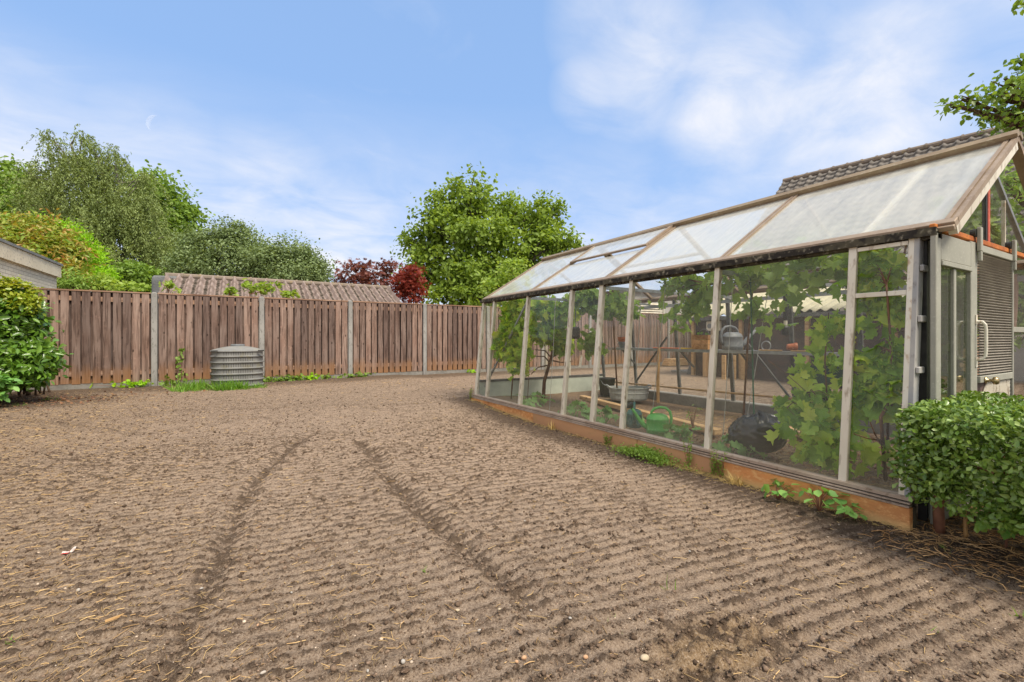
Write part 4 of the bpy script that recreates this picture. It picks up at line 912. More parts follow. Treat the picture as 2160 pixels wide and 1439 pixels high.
def spread(B, ncl, nlf, clr, shell=.5, flat=.7, low=-1.0):
    """clusters of leaf spots through each blob's volume, thicker towards its skin"""
    P, O, C = [], [], []
    tot = sum(r[0]*r[1] for _, r in B)
    for c, r in B:
        n = max(3, int(ncl*r[0]*r[1]/tot))
        d = RS.normal(size=(n*2, 3)); d /= np.linalg.norm(d, axis=1, keepdims=True); d = d[d[:, 1] > low][:n]; n = len(d)
        rad = shell+(1-shell)*RS.uniform(0, 1, n)**.6; rad *= RS.uniform(.82, 1.10, n)
        cc = c + ((d[:, 0]*rad*r[0])[:, None]*RTn + (d[:, 1]*rad*r[1])[:, None]*UPn + (d[:, 2]*rad*r[2])[:, None]*FWn)
        ow = d[:, :1]*RTn+d[:, 1:2]*UPn+d[:, 2:3]*FWn
        k = RS.poisson(nlf, n)+1; i = np.repeat(np.arange(n), k); s = RS.uniform(.6, 1.35, n)*clr
        g = RS.normal(size=(len(i), 3)); g[:, 2] *= flat
        P.append(cc[i]+g*s[i][:, None]*.6); O.append(ow[i]); C.append((c, cc))
    return np.concatenate(P), np.concatenate(O), C
def limbs(base, C, r0, forks=.4, per=14, r1=.012, fork=None):
    """trunk, a limb into each lobe, twigs out to the leaf clusters"""
    mb = MB(); base = Vector(base); cen = [Vector(c) for c, _ in C]; top = sum(cen, Vector())/len(cen)
    fk = Vector(fork) if fork is not None else base.lerp(top, forks)
    mb.tube([base-UP*.1, base.lerp(fk, .5)+Vector((r0*.4, -r0*.3, 0)), fk], [r0*1.15, r0*.9, r0*.75], 10)
    for (c, cc), v in zip(C, cen):
        mid = fk.lerp(v, .5)+Vector((RS.normal()*r0, RS.normal()*r0, r0))
        mb.tube([fk, mid, v], [r0*.6, r0*.4, r0*.22], 7)
        for j in RS.permutation(len(cc))[:per]:
            e = Vector(cc[j]); st = mid.lerp(v, RS.uniform(.3, 1)); m_ = st.lerp(e, .55)+UP*RS.uniform(-.03, .08)*(e-st).length
            mb.tube([st, m_, e], [r0*.16+r1, r0*.09+r1*.7, r1*.4], 5, False)
    return mb
def tree(name, label, cat, base, lobes, ncl, nlf, clr, leaf, shape, mat, bark, r0, group=None, shell=.5, forks=.45, per=14, up=.5, outk=.6, droop=.3, r1=.012, flat=.7, low=-1.0, rnd=.8, parts=('trunk', 'crown')):
    t = thing(name, base, label, cat, group); B = blobs(lobes)
    P, O, C = spread(B, ncl, nlf, clr, shell, flat, low)
    sz = leaf*RS.uniform(.65, 1.25, len(P))
    link(parts[1], leaf_mesh(parts[1], P, sz, shape, O, up, rnd, droop, outk), mat, t)
    limbs(base, C, r0, forks, per, r1).build(parts[0], bark, t, smooth=True)
    return t

L_big = leafmat('walnut_leaf', [(.09, .15, .022), (.23, .34, .05), (.38, .50, .10)], .4, .5, .3, .45, .9)
L_birch = leafmat('birch_leaf', [(.125, .175, .055), (.22, .285, .092), (.34, .41, .15)], .3, .55, .3, .5, .5)
L_lime = leafmat('fresh_green_leaf', [(.12, .20, .035), (.20, .32, .055), (.29, .43, .085)], .4, .5, .3, .4, .8)
L_apple = leafmat('grey_green_leaf', [(.10, .15, .055), (.19, .26, .10), (.31, .39, .19)], .3, .55, .3, .4, 1.0)
L_red = leafmat('dark_red_leaf', [(.11, .040, .036), (.19, .062, .05), (.28, .11, .08)], .35, .5, .3, .4, 1)
L_red2 = leafmat('bright_red_leaf', [(.17, .028, .022), (.27, .045, .032), (.36, .09, .05)], .4, .5, .3, .4, 1)
L_phot = leafmat('photinia_leaf', [(.13, .25, .03), (.21, .34, .04), (.32, .36, .06), (.42, .25, .07), (.48, .17, .07)], .35, .4, .4, .7, 1.6)
L_brite = leafmat('lime_green_leaf', [(0.21, 0.428, 0.014), (0.315, 0.58, 0.021), (0.435, 0.69, 0.034)], .4, .5, .3, .4, 1.2)
L_yel = leafmat('yellow_green_leaf', [(.20, .33, .05), (.31, .44, .075), (.42, .52, .14)], .45, .5, .3, .4, 2)
L_laur = leafmat('laurel_leaf', [(.05, .12, .014), (.11, .225, .025), (.21, .36, .045)], .25, .28, .6, .35, 1.6)
L_laury = leafmat('young_laurel_leaf', [(.20, .32, .025), (.32, .38, .035), (.42, .40, .05)], .35, .35, .5, .4, 2)
L_box = leafmat('box_hedge_leaf', [(.055, .115, .014), (.115, .205, .026), (.19, .30, .05), (.29, .39, .10)], .22, .30, .55, .2, 2.5)
L_vine = leafmat('vine_leaf', [(0.15, 0.29, 0.034), (0.255, 0.428, 0.052), (0.405, 0.58, 0.086), (0.6, 0.607, 0.115)], .45, .5, .3, .15, 2.2)
L_vined = leafmat('shaded_vine_leaf', [(0.143, 0.248, 0.052), (0.225, 0.359, 0.075), (0.345, 0.469, 0.115)], .4, .5, .3, .2, 2.2)  # duller copy of the vine leaf, shade put into the colour
L_straw = leafmat('strawberry_leaf', [(0.128, 0.304, 0.069), (0.21, 0.428, 0.098), (0.33, 0.552, 0.138)], .3, .5, .3, .3, 5)
L_floor = leafmat('squash_leaf', [(0.135, 0.276, 0.086), (0.195, 0.359, 0.115), (0.27, 0.455, 0.149)], .3, .55, .3, .3, 5)
L_grass = leafmat('grass_blade', [(.10, .22, .025), (.17, .34, .04), (.27, .44, .075)], .4, .5, .3, .3, 4)
L_dry = leafmat('dry_grass', [(0.552, 0.384, 0.132), (0.66, 0.504, 0.209), (0.456, 0.3, 0.11)], .2, .7, .2, .3, 4)
L_walnut = leafmat('right_tree_leaf', [(0.112, 0.2, 0.025), (0.188, 0.304, 0.04), (0.285, 0.414, 0.069)], .4, .42, .4, .4, 2)

# --- beyond the fence
bt = at_d(1030, 700, 22); bt.z = 0
tree('broadleaf_tree', 'tall bright green spreading tree behind the far end of the fence', 'tree', bt,
     [(985, 425, 62, 52, 22), (1080, 455, 55, 45, 22.5), (1150, 465, 42, 48, 22), (930, 470, 52, 50, 21.5), (1010, 500, 75, 60, 21), (900, 515, 50, 42, 22), (1120, 530, 65, 48, 21.5), (895, 575, 42, 42, 21.5), (970, 575, 70, 52, 21), (1060, 590, 70, 50, 21), (1175, 515, 42, 26, 21.5), (1010, 625, 110, 26, 20.5), (1205, 505, 18, 14, 21.5)],
     560, 46, .44, .20, 'oval', L_big, M_barkg, .26, shell=.30, per=14, r1=.018)
b2 = at_d(1075, 700, 16); b2.z = 0
tree('shrub', 'pale yellow green shrub growing up beside the glasshouse end', 'shrub', b2, [(1085, 575, 26, 32, 16), (1060, 610, 42, 30, 16), (1100, 610, 22, 28, 16)], 60, 34, .24, .12, 'oval', L_yel, M_bark, .04, per=6)
# weeping birch
base = at_d(225, 700, 30); base.z = 0
t = thing('weeping_birch', base, 'large weeping birch with drooping grey green twigs beyond the garage', 'tree')
B = blobs([(150, 305, 50, 34, 30), (205, 330, 42, 36, 30), (110, 370, 45, 48, 30), (180, 385, 75, 60, 29.5), (255, 380, 55, 50, 30), (130, 430, 70, 55, 29), (235, 440, 80, 55, 29), (300, 450, 55, 55, 30), (180, 490, 95, 60, 28.5), (290, 510, 70, 60, 29), (250, 560, 100, 60, 28.5), (330, 560, 40, 60, 29)])
P, O, C = spread(B, 175, 0, .1, .55, .6, -.25)
cc = np.concatenate([c for _, c in C]); LP, LD = [], []
for c in cc:
    arch = RS.normal(size=2)*.5
    for h_ in range(11):
        ln = RS.uniform(.8, 3.0); n = int(20*ln); u = RS.uniform(0, 1, n); dr = arch*.6+RS.normal(size=2)*.42; o_ = RS.normal(size=3)*.22
        q = np.stack([c[0]+o_[0]+dr[0]*np.sqrt(u)+RS.normal(0, .05, n), c[1]+o_[1]+dr[1]*np.sqrt(u)+RS.normal(0, .05, n), c[2]+o_[2]+.3*np.sqrt(u)*(1-u)*3-u*ln], 1)
        LP.append(q); LD.append(np.tile([[dr[0]*.3, dr[1]*.3, -1]], (n, 1)))
LP = np.concatenate(LP); LD = np.concatenate(LD)
link('crown', leaf_mesh('crown', LP, .17*RS.uniform(.6, 1.2, len(LP)), 'lance', None, .3, .9, 0, 0, LD), L_birch, t)
mb = limbs(base, C, .30, .42, 9, .02)
mb.build('trunk', worn('birch_bark', (.22, .20, .17), (.08, .07, .06), 6, .4, .6, .9, .1), t, smooth=True)
for px, dd, lobes, lb in ((30, 38, [(25, 385, 42, 45, 38), (50, 420, 45, 50, 38), (10, 440, 50, 60, 37.5), (60, 480, 50, 60, 37)], 'leafy green tree filling the gap left of the weeping birch'),
                          (340, 36, [(315, 405, 40, 40, 36), (355, 440, 40, 45, 36), (385, 455, 24, 18, 36), (340, 500, 60, 60, 36), (385, 505, 28, 38, 36), (370, 560, 45, 50, 35)], 'leafy green tree rising behind the weeping birch near the orchard trees')):
    b = at_d(px, 700, dd); b.z = 0
    tree('broadleaf_tree', lb, 'tree', b, lobes, 260, 46, .9, .32, 'oval', L_lime, M_barkg, .25, shell=.4, per=8, r1=.02)
for px, dd, lobes, lb, n in ((460, 20, [(490, 500, 42, 36, 20), (430, 520, 50, 42, 20), (520, 525, 40, 38, 20), (400, 560, 42, 36, 19.5), (470, 560, 70, 45, 19.5), (545, 560, 45, 40, 19.5), (385, 585, 30, 24, 19.5)], 'taller grey green bushy tree behind the tiled shed roof', 420),
                             (620, 19, [(610, 540, 48, 34, 19), (570, 560, 40, 36, 19), (655, 560, 28, 28, 19), (625, 585, 55, 34, 18.5), (675, 590, 24, 20, 19)], 'lower grey green bushy tree at the shed ridge middle', 300)):
    b = at_d(px, 700, dd); b.z = 0
    tree('orchard_tree', lb, 'tree', b, lobes, n, 62, .40, .105, 'oval', L_apple, M_barkg, .12, 'grey green trees behind the tiled shed', .35, per=9, up=.7, r1=.01)
b = at_d(775, 700, 18); b.z = 0
tree('red_maple', 'loose dark red maple rising over the end of the tiled shed', 'tree', b, [(745, 580, 30, 34, 18), (785, 595, 42, 34, 18), (815, 570, 22, 26, 18), (725, 600, 14, 22, 18), (765, 560, 22, 14, 18)], 100, 13, .24, .15, 'star', L_red, M_bark, .05, shell=.25, per=10, r1=.010)
b = at_d(862, 700, 16.5); b.z = 0
tree('red_maple', 'compact bright red maple against the big green tree', 'tree', b, [(862, 585, 28, 28, 16.5), (872, 615, 24, 30, 16.5), (845, 600, 18, 30, 16.5)], 90, 20, .20, .12, 'star', L_red2, M_bark, .05, shell=.3, per=8)
b = at_d(90, 700, 15.5); b.z = 0
tree('photinia', 'wide shrub with orange red young leaves above the garage roof', 'shrub', b, [(40, 500, 60, 40, 15.5), (95, 490, 48, 34, 15.5), (70, 530, 80, 44, 15), (130, 540, 45, 44, 15), (15, 530, 45, 40, 15), (140, 585, 32, 36, 14.5)], 330, 34, .34, .17, 'lance', L_phot, M_bark, .07, shell=.45, up=.9, droop=-.3, per=7)
b = at_d(180, 700, 16.5); b.z = 0
tree('conifer_shrub', 'vivid lime green feathery shrub right of the orange leaved one', 'shrub', b, [(125, 495, 38, 30, 17), (160, 525, 38, 40, 16.5), (185, 565, 40, 40, 16), (205, 590, 26, 24, 15.5), (160, 590, 36, 34, 15.5)], 300, 40, .26, .13, 'thin', L_brite, M_bark, .07, shell=.45, up=.5, droop=.1, per=6)
b = at_d(285, 700, 18); b.z = 0
tree('shrub', 'round mid green shrub left of the grey covered box', 'shrub', b, [(280, 582, 32, 24, 18), (305, 590, 22, 20, 18)], 90, 40, .3, .15, 'oval', L_lime, M_bark, .05, per=6)
b = at_d(250, 700, 13); b.z = 0
tree('shrub', 'pale yellow green shrub with rusty tips just over the fence top', 'shrub', b, [(235, 604, 18, 12, 13), (265, 610, 22, 8, 13), (300, 610, 20, 8, 13), (215, 598, 8, 14, 13)], 60, 22, .12, .10, 'grape', L_yel, M_bark, .04, per=6)
b = at_d(140, 700, 12.6); b.z = 0
tree('shrub', 'wispy green plant between the garage corner and the fence', 'shrub', b, [(140, 590, 16, 22, 12.6), (165, 600, 20, 14, 12.6)], 40, 22, .16, .09, 'lance', L_lime, M_bark, .02, per=8)
# vines that hang over the fence top
for i, (lobes, lb) in enumerate(((( (525, 612, 14, 12, 11.0), (550, 618, 16, 9, 11.2), (575, 616, 14, 8, 11.4)), 'pale vine leaves over the fence beside the middle post'), (((596, 627, 10, 6, 11.6), (612, 629, 8, 3, 11.7)), 'small yellow vine sprig over the cap rail'), (((372, 614, 10, 6, 10.7), (386, 617, 7, 4, 10.7)), 'yellow green sprig over the fence next to the grey box'), (((486, 622, 8, 4, 11), (492, 623, 8, 3, 11)), 'tiny sprig over the fence left of the middle post'))):
    B = blobs([l + (.10,) for l in lobes]); P, O, C = spread(B, 22 if i == 0 else 8, 5, .09, .2)
    c = Vector(B[0][0]); t = thing('climbing_vine', (c.x, FY+.15, 0), lb, 'vine', 'vines on the back fence'); P[:, 1] = FY+.02+.12*RS.uniform(0, 1, len(P)); P[:, 2] = np.maximum(P[:, 2], 1.93)
    link('foliage', leaf_mesh('foliage', P, .105*RS.uniform(.6, 1.1, len(P)), 'grape', None, .8, .7, .2), L_yel, t)
    mb = MB(); mb.tube([(c.x, FY+.12, 0), (c.x+.05, FY+.10, 1.2), (c.x, FY+.10, 2.0)], .008, 6)
    for k in RS.permutation(len(P))[:8]: mb.tube([(c.x, FY+.10, 1.97), tuple(P[k])], .004, 5)
    mb.build('stem', M_redstem, t)
# --- left hedge
base = at_z(60, 835)
t = thing('laurel_hedge', base, 'dense laurel hedge with yellow tips at the left fence end', 'hedge')
B = blobs([(5, 680, 60, 80, 6.9), (44, 690, 32, 58, 6.9), (80, 752, 28, 32, 6.85), (60, 775, 38, 40, 6.8), (20, 770, 55, 50, 6.7), (0, 640, 52, 40, 7.0), (-60, 700, 60, 100, 6.9), (-50, 790, 60, 50, 6.7), (104, 765, 12, 10, 6.9)])
P, O, C = spread(B, 1050, 12, .10, .5, .8)
P = P[(P[:, 2] > .16+.18*RS.uniform(0, 1, len(P)))]
n0 = len(P); O = RS.normal(size=P.shape)*.35; cxy = np.array(at_d(-5, 715, 7.1)); O += (P-cxy)/np.linalg.norm(P-cxy, axis=1, keepdims=True)
link('foliage', leaf_mesh('foliage', P, .122*RS.uniform(.5, 1.2, len(P)), 'laurel', O, .7, .7, .0, .9), L_laur, t)
B2 = blobs([(0, 600, 50, 16, 6.95), (35, 615, 36, 18, 6.9), (60, 640, 22, 24, 6.85)]); P, O, _ = spread(B2, 170, 10, .06, .6)
link('young_foliage', leaf_mesh('young_foliage', P, .06*RS.uniform(.6, 1.2, len(P)), 'oval', O, 1.1, .6, -.2, .5), L_laury, t)
mb = limbs(base, C, .035, .12, 26, .006)
for k in range(12):
    a = base+Vector((RS.uniform(-.8, .25), RS.uniform(-.2, .5), -.05)); mb.tube([a, a+Vector((RS.normal()*.1, RS.normal()*.1, .35)), a+Vector((RS.normal()*.25, RS.normal()*.2, .8))], [.018, .013, .008], 6)
mb.build('stem', M_bark, t, smooth=True)
b = at_z(5, 850); t = thing('laurel_shrub', b, 'low pale leaved sprig at the foot of the laurel hedge', 'shrub'); P, O, C = spread(blobs([(0, 805, 16, 24, 6.3), (-10, 830, 20, 14, 6.3)]), 26, 8, .06, .3)
link('foliage', leaf_mesh('foliage', P, .085*RS.uniform(.7, 1.2, len(P)), 'oval', O, 1, .6, .1), L_straw, t); limbs(b, C, .008, .3, 8, .003).build('stem', M_bark, t)
# --- box hedge by the greenhouse corner
def rbox(n, x0, x1, y0, y1, z0, z1, r, depth):
    """points in the skin of a clipped, slightly lumpy block"""
    c = np.array([(x0+x1)/2, (y0+y1)/2, (z0+z1)/2]); h = np.array([(x1-x0)/2, (y1-y0)/2, (z1-z0)/2])
    ar = np.array([h[1]*h[2], h[1]*h[2], h[0]*h[2], h[0]*h[2], h[0]*h[1], h[0]*h[1]*.6]); f = RS.choice(6, n, p=ar/ar.sum())
    p = RS.uniform(-1, 1, (n, 3)); ax_ = f//2; sg = np.where(f % 2 == 0, 1., -1.); sg = np.where(ax_ == 2, np.where(f == 4, 1., -1.), sg); p[np.arange(n), ax_] = sg
    q = p*h; core = np.clip(q, -(h-r), h-r); o = q-core; o = _nrm(o)
    lump = .035*(fbm(q[:, 0]*4+q[:, 2]*3, q[:, 1]*4+q[:, 2]*2, 5, 3)-.5)*2
    dep = RS.uniform(0, 1, n)**1.7*depth
    return c+core+o*(r+lump-dep)[:, None], o
t = thing('box_hedge', (3.25, .3, -.05), 'clipped round leaved box hedge at the near greenhouse corner', 'hedge')
P, O = rbox(60000, 2.69, 3.72, -.60, .96, .13, .66, .11, .24)
lowz = .17+.10*vn(P[:, 0]*7, P[:, 1]*7, 3)+.03*np.sin(P[:, 1]*9)
k = P[:, 2] > lowz-.05*(RS.uniform(0, 1, len(P)) < .3); P, O = P[k], O[k]
link('foliage', leaf_mesh('foliage', P, .030*RS.uniform(.5, 1.3, len(P)), 'obovate', O, .5, .75, -.05, .8), L_box, t)
mb = MB()
for (x, y, r) in ((3.15, .90, .026), (3.12, .55, .016), (3.30, .30, .024), (3.25, -.05, .022), (3.45, .70, .022), (3.1, .15, .014)):
    mb.tube([(x, y, -.12), (x+.01, y+.01, .08), (x+RS.normal()*.03, y+RS.normal()*.03, .28)], [r, r*.9, r*.7], 8)
    for j in range(16):
        e = P[RS.integers(len(P))]
        if abs(e[0]-x) < .45 and abs(e[1]-y) < .5: s_ = Vector((x, y, RS.uniform(.10, .3))); mb.tube([s_, s_.lerp(Vector(e), .5)+UP*.02, Vector(e)], [.006, .004, .002], 5, False)
mb.build('stem', M_redstem, t, smooth=True)
t = thing('box_hedge', (4.5, .2, 0), 'second clipped hedge farther right behind the near one', 'hedge')
P, O = rbox(9000, 3.98, 4.7, -.5, .66, .1, .70, .15, .15); link('foliage', leaf_mesh('foliage', P, .034*RS.uniform(.6, 1.3, len(P)), 'round', O, .5, .55, 0, .9), L_box, t)
MB().tube([(4.3, .2, -.1), (4.32, .2, .4)], [.03, .02], 8).build('stem', M_redstem, t)
# leafy sprig low in front of the hedge
b = at_z(2120, 1150, -.03); t = thing('broad_leaved_plant', b, 'broad leaved plant with a yellow leaf under the box hedge', 'plant')
P, O, C = spread(blobs([(2105, 1080, 36, 26, 2.12, .08), (2150, 1095, 40, 30, 2.08, .08), (2075, 1060, 20, 16, 2.15, .06), (2190, 1070, 40, 50, 2.0, .1)]), 40, 5, .05, .2)
link('foliage', leaf_mesh('foliage', P, .058*RS.uniform(.65, 1.25, len(P)), 'oval', O*.3-FWn*.4, .8, .5, .5), L_straw, t)
link('yellow_leaf', leaf_mesh('yellow_leaf', np.array([at_d(2116, 1102, 2.02)]), .042, 'round', None, .6, .5), L_yel, t); limbs(b, C, .006, .4, 7, .0025).build('stem', M_redstem, t)
for a, c, d_, e, dd, lb in ((2037, 1138, 2036, 1080, 2.25, 'brown wooden peg under the front of the box hedge'), (1903, 1112, 1901, 1050, 2.36, 'thin grey peg beside the end of the rusty board')):
    p = at_z(a, c, -.05); q = at_d(d_, e, (p-EYE).dot(FW)); tag(MB().tube([p-UP*.05, p.lerp(q, .5)+Vector((.002, 0, 0)), q], [.008, .0085, .007], 7).build('wooden_peg', M_bamb), lb, 'peg')
# --- plants on the outer soil
def clump(name, label, cat, loc, n, h, rad, leaf, shape, mat, group=None, stemr=.0016, smat=None, up=.9, droop=.4):
    """stalks fanning out of one root, each with a leaf"""
    t = thing(name, loc, label, cat, group); P = []; mb = MB()
    for k in range(n):
        a = RS.uniform(0, 2*PI); r = rad*RS.uniform(.1, 1)**.7; hh = h*RS.uniform(.45, 1)*(1-.35*r/rad)
        e = Vector(loc)+Vector((r*math.cos(a), r*math.sin(a), hh)); m_ = Vector(loc).lerp(e, .5)+UP*hh*.22
        mb.tube([Vector(loc), m_, e], [stemr*1.3, stemr, stemr*.8], 5, False); P.append(e)
    P = np.array(P); O = P-np.array(loc); O[:, 2] = 0; O = _nrm(O+1e-6)
    link('leaves', leaf_mesh('leaves', P, leaf*RS.uniform(.7, 1.2, n), shape, O, up, .45, droop, .35), mat, t); mb.build('stalks', smat or M_redstem, t); return t
for px, py, s, n, lb in ((1651, 1050, 1.0, 13, 'strawberry plant farthest from the hedge at the rusty board'), (1737, 1075, 1.15, 19, 'bushiest strawberry plant in the middle of the rusty board'), (1806, 1085, .7, 7, 'small strawberry seedling nearest the board end')):
    p = at_z(px, py, -.055); p.x = min(p.x, 2.955); p.z = gz(p.x, p.y)
    clump('strawberry_plant', lb, 'strawberry plant', p, n+6, .150*s, .105*s, .060, 'round', L_straw, 'strawberry plants along the rusty board')
p = at_z(1380, 965, -.05); p.x = 2.96
t = thing('weed_patch', (p.x, p.y, gz(p.x, p.y)), 'low bushy green weed cushion against the base board', 'weed')
n = 2600; u = RS.normal(size=(n, 3))*np.array([.055, .15, .018]); P = np.array([p.x-.03, p.y, gz(p.x-.05, p.y)+.03])+u; P[:, 2] += .035*np.exp(-(u[:, 1]/.12)**2); P = P[P[:, 0] < 3.03]
link('foliage', leaf_mesh('foliage', P, .017*RS.uniform(.6, 1.3, len(P)), 'oval', None, .9, .7, -.2), L_lime, t)
for i, (px, py, h, lb) in enumerate(((1459, 990, .27, 'tall thin weed reaching over the sill rail'), (1508, 1005, .17, 'short upright weed left of the last board joint'), (1528, 1008, .20, 'upright weed standing right on the last board joint'), (1022, 846, .22, 'slender weed at the far corner of the glasshouse'), (1312, 935, .12, 'small weed by the thin base board joint'))):
    p = at_z(px, py, -.05 if i != 3 else .01); p.x = min(p.x, 3.0); p.z = gz(p.x, p.y)
    t = thing('tall_weed', p, lb, 'weed', 'weeds growing up the base boards'); mb = MB(); P = []
    for k in range(4):
        e = p+Vector((RS.normal()*.012, RS.normal()*.035, h*RS.uniform(.55, 1))); mb.tube([p, p.lerp(e, .5)+Vector((RS.normal()*.006, RS.normal()*.01, 0)), e], [.0022, .0018, .001], 5, False)
        P += [tuple(p.lerp(e, RS.uniform(.1, 1))) for _ in range(26)]
    link('leaves', leaf_mesh('leaves', np.array(P), .028*RS.uniform(.6, 1.3, len(P)), 'thin', None, .7, .8, -.3), L_lime, t); mb.build('stalks', M_redstem, t)
def tuft(label, loc, n, h, rad, mat, cat='grass tuft', group=None, lean=.55, w=1.0):
    P = np.array(loc)+np.concatenate([RS.normal(size=(n, 2))*rad, np.zeros((n, 1))-.01], 1)
    td = RS.normal(size=(n, 3))*lean; td[:, 2] = 1
    o = link('grass_tuft', leaf_mesh('grass_tuft', P-np.array(loc), h*RS.uniform(.45, 1.1, n)*w, 'blade', None, .1, 1, 0, 0, td), mat); o.location = loc
    return tag(o, label, cat, group)
for px, py, n, h, lb in ((1553, 1024, 60, .11, 'dry straw coloured tuft at the last board joint'), (1192, 905, 40, .12, 'dry straw coloured tuft by the far board joint')):
    p = at_z(px, py, -.06); p.x = min(p.x, 3.0); p.z = gz(p.x, p.y); tuft(lb, p, n, h, .022, L_dry, group='dry tufts along the base boards')
for px, py, n, h, lb in ((895, 1222, 7, .045, 'few green grass blades between the two furrows'), (1418, 1255, 5, .06, 'lone green grass sprout right of the long furrow'), (103, 848, 30, .09, 'green grass tuft before the laurel hedge'), (45, 860, 26, .08, 'pale grass tuft under the laurel hedge'), (1960, 1335, 9, .03, 'small weed sprout in the near right rake rows'), (2148, 1290, 9, .05, 'grass blades at the far right rake rows'), (1285, 1325, 6, .025, 'pair of tiny seedlings near the dug patch'), (1300, 1352, 6, .02, 'tiny seedling close to the dug patch'), (2000, 1150, 14, .05, 'green grass sprout on the straw by the box hedge'), (20, 1375, 8, .035, 'green blades in the straw rows at the lower left')):
    p = at_z(px, py, -.02); p.z = gz(p.x, p.y)+.006; tuft(lb, p, n, h, .012 if n < 20 else .05, L_grass, lean=.7, group='grass sprouts on the bare soil')
# grass round the compost bin: a mass nobody could count
n = 3300; x = RS.uniform(-1.15, .45, n); y = 10.22+.09*RS.normal(size=n)+.22*(x < -.42)*RS.uniform(0, 3.2, n)
k = ~((np.abs((x-bl.x)*.92-(y-bl.y)*.38) < .5) & (np.abs((y-bl.y)*.92+(x-bl.x)*.38) < .5)); x, y = x[k], y[k]
k = RS.uniform(0, 1, len(x)) < sst(.5, .1, x)*sst(-1.2, -.7, x)*(.35+.65*sst(.35, .6, fbm(x*3, y*3, 15, 2))); x, y = x[k], y[k]; z, _ = soil(x, y)
td = RS.normal(size=(len(x), 3))*.45; td[:, 2] = 1
tag(link('grass', leaf_mesh('grass', np.stack([x, y, z-.01], 1), RS.uniform(.07, .26, len(x))*(1-.35*sst(-.3, .4, x)), 'blade', None, .1, 1, 0, 0, td), L_grass), 'lush green grass round the foot of the compost bin', None, None, 'stuff')
# ivy along the fence foot
for i, (px, py, w_, h_, n, lb) in enumerate(((275, 812, 28, 8, 60, 'low ivy at the fence foot left of the first grey post'), (358, 812, 16, 12, 40, 'ivy sprig right of the first grey post'), (610, 799, 32, 7, 130, 'longest ivy strand at the fence foot right of the compost bin'), (655, 796, 20, 8, 50, 'ivy sprig with raised shoot nearing the third post'), (688, 790, 10, 6, 18, 'small ivy shoot in a board gap'), (750, 793, 34, 5, 60, 'ivy strand before the third grey post'), (995, 791, 12, 4, 20, 'dark ivy at the fence end beside the glasshouse'), (562, 806, 14, 4, 30, 'little ivy patch at the bin corner'))):
    c = at_y(px, py, FY-.16); t = thing('ivy', (c.x, c.y, gz(c.x, c.y)), lb, 'ivy', 'ivy along the back fence')
    P = np.array((c.x, FY-.15, gz(c.x, c.y)+.05))+RS.normal(size=(n, 3))*np.array([w_/FOC*10*.6, .05, h_/FOC*10*.55]); P[:, 2] = np.abs(P[:, 2]-gz(c.x, c.y))+gz(c.x, c.y); P[:, 1] = np.minimum(P[:, 1], FY-.06)
    link('foliage', leaf_mesh('foliage', P, .075*RS.uniform(.6, 1.2, n), 'grape', None, .8, .6, .2, tdir=None), L_lime if i % 3 else L_brite, t)
    mb = MB()
    for k in range(min(n, 10)): mb.tube([(c.x, FY-.12, gz(c.x, c.y)), tuple(P[k])], .003, 5)
    mb.build('stem', M_redstem, t)
c = at_y(381, 815, FY-.1); t = thing('ivy', (c.x, FY-.1, 0), 'ivy climbing a board gap left of the compost bin', 'ivy', 'ivy along the back fence'); n = 46; zz_ = RS.uniform(.05, .78, n)
P = np.stack([c.x+.03*np.sin(zz_*9)+RS.normal(size=n)*.04*(1.2-zz_), FY-.09+RS.normal(size=n)*.015, zz_], 1); link('foliage', leaf_mesh('foliage', P, .085*RS.uniform(.6, 1.1, n), 'oval', np.tile([[0, -1., 0]], (n, 1)), .2, .4, .5), L_lime, t)
MB().tube([(c.x, FY-.07, 0), (c.x+.02, FY-.07, .4), (c.x, FY-.07, .75)], .004, 5).build('stem', M_redstem, t)
y = np.concatenate([RS.uniform(1.0, 6.3, 700), RS.normal(2.3, .25, 500)]); x = 3.02-np.abs(RS.normal(0, .035, len(y))); k = y > 1.0; x, y = x[k], y[k]; z, _ = soil(x, y)
tag(link('straw_fringe', slivers('straw_fringe', x, y, z+.004, RS.uniform(.015, .07, len(x)), RS.uniform(.001, .0025, len(x)), .5), L_dry), 'pale dry grass bits along the foot of the rusty boards', None, None, 'stuff')
# dead leaves and straw under the hedges
x = RS.uniform(2.62, 3.9, 2600); y = RS.uniform(-.3, 1.05, 2600); k = (x+.35*(.95-y)*0 > 2.72+.15*RS.normal(size=2600)) & ~((x > 3.02) & (y > .97)); x, y = x[k], y[k]; z, _ = soil(x, y)
tag(link('straw_litter', slivers('straw_litter', x, y, z+.008, RS.uniform(.02, .10, len(x)), RS.uniform(.0015, .004, len(x)), .25), worn('dead_stalk', (.54, .34, .16), (.38, .21, .09), 8, .4, .6, .8, .1, 0, None, 40, .1, vary=.5)), 'orange brown dead stalks under the box hedge', None, None, 'stuff')
n = 2000; x = np.concatenate([RS.uniform(3.15, 5.5, 1500), RS.normal(-2.6, .7, 500)]); y = np.concatenate([RS.uniform(1.1, 3.1, 1500), RS.normal(9.75, .45, 500)]); z, _ = soil(x, y)
tag(link('dead_leaves', leaf_mesh('dead_leaves', np.stack([x, y, z+.008], 1), RS.uniform(.025, .055, n), 'oval', None, 1.0, .45, 0), leafmat('dead_leaf', [(.11, .05, .04), (.20, .10, .06), (.33, .19, .10)], .15, .8, .1, .3, 4)), 'brown dead leaves and husks on the beds', None, None, 'stuff')
x = RS.uniform(3.15, 5.4, 1800); y = RS.uniform(1.1, 4.2, 1800); z, _ = soil(x, y)
tag(link('bedding_straw', slivers('bedding_straw', x, y, z+.006, RS.uniform(.03, .12, 1800), RS.uniform(.002, .004, 1800), .2), M_straw), 'straw spread over the greenhouse beds', None, None, 'stuff')

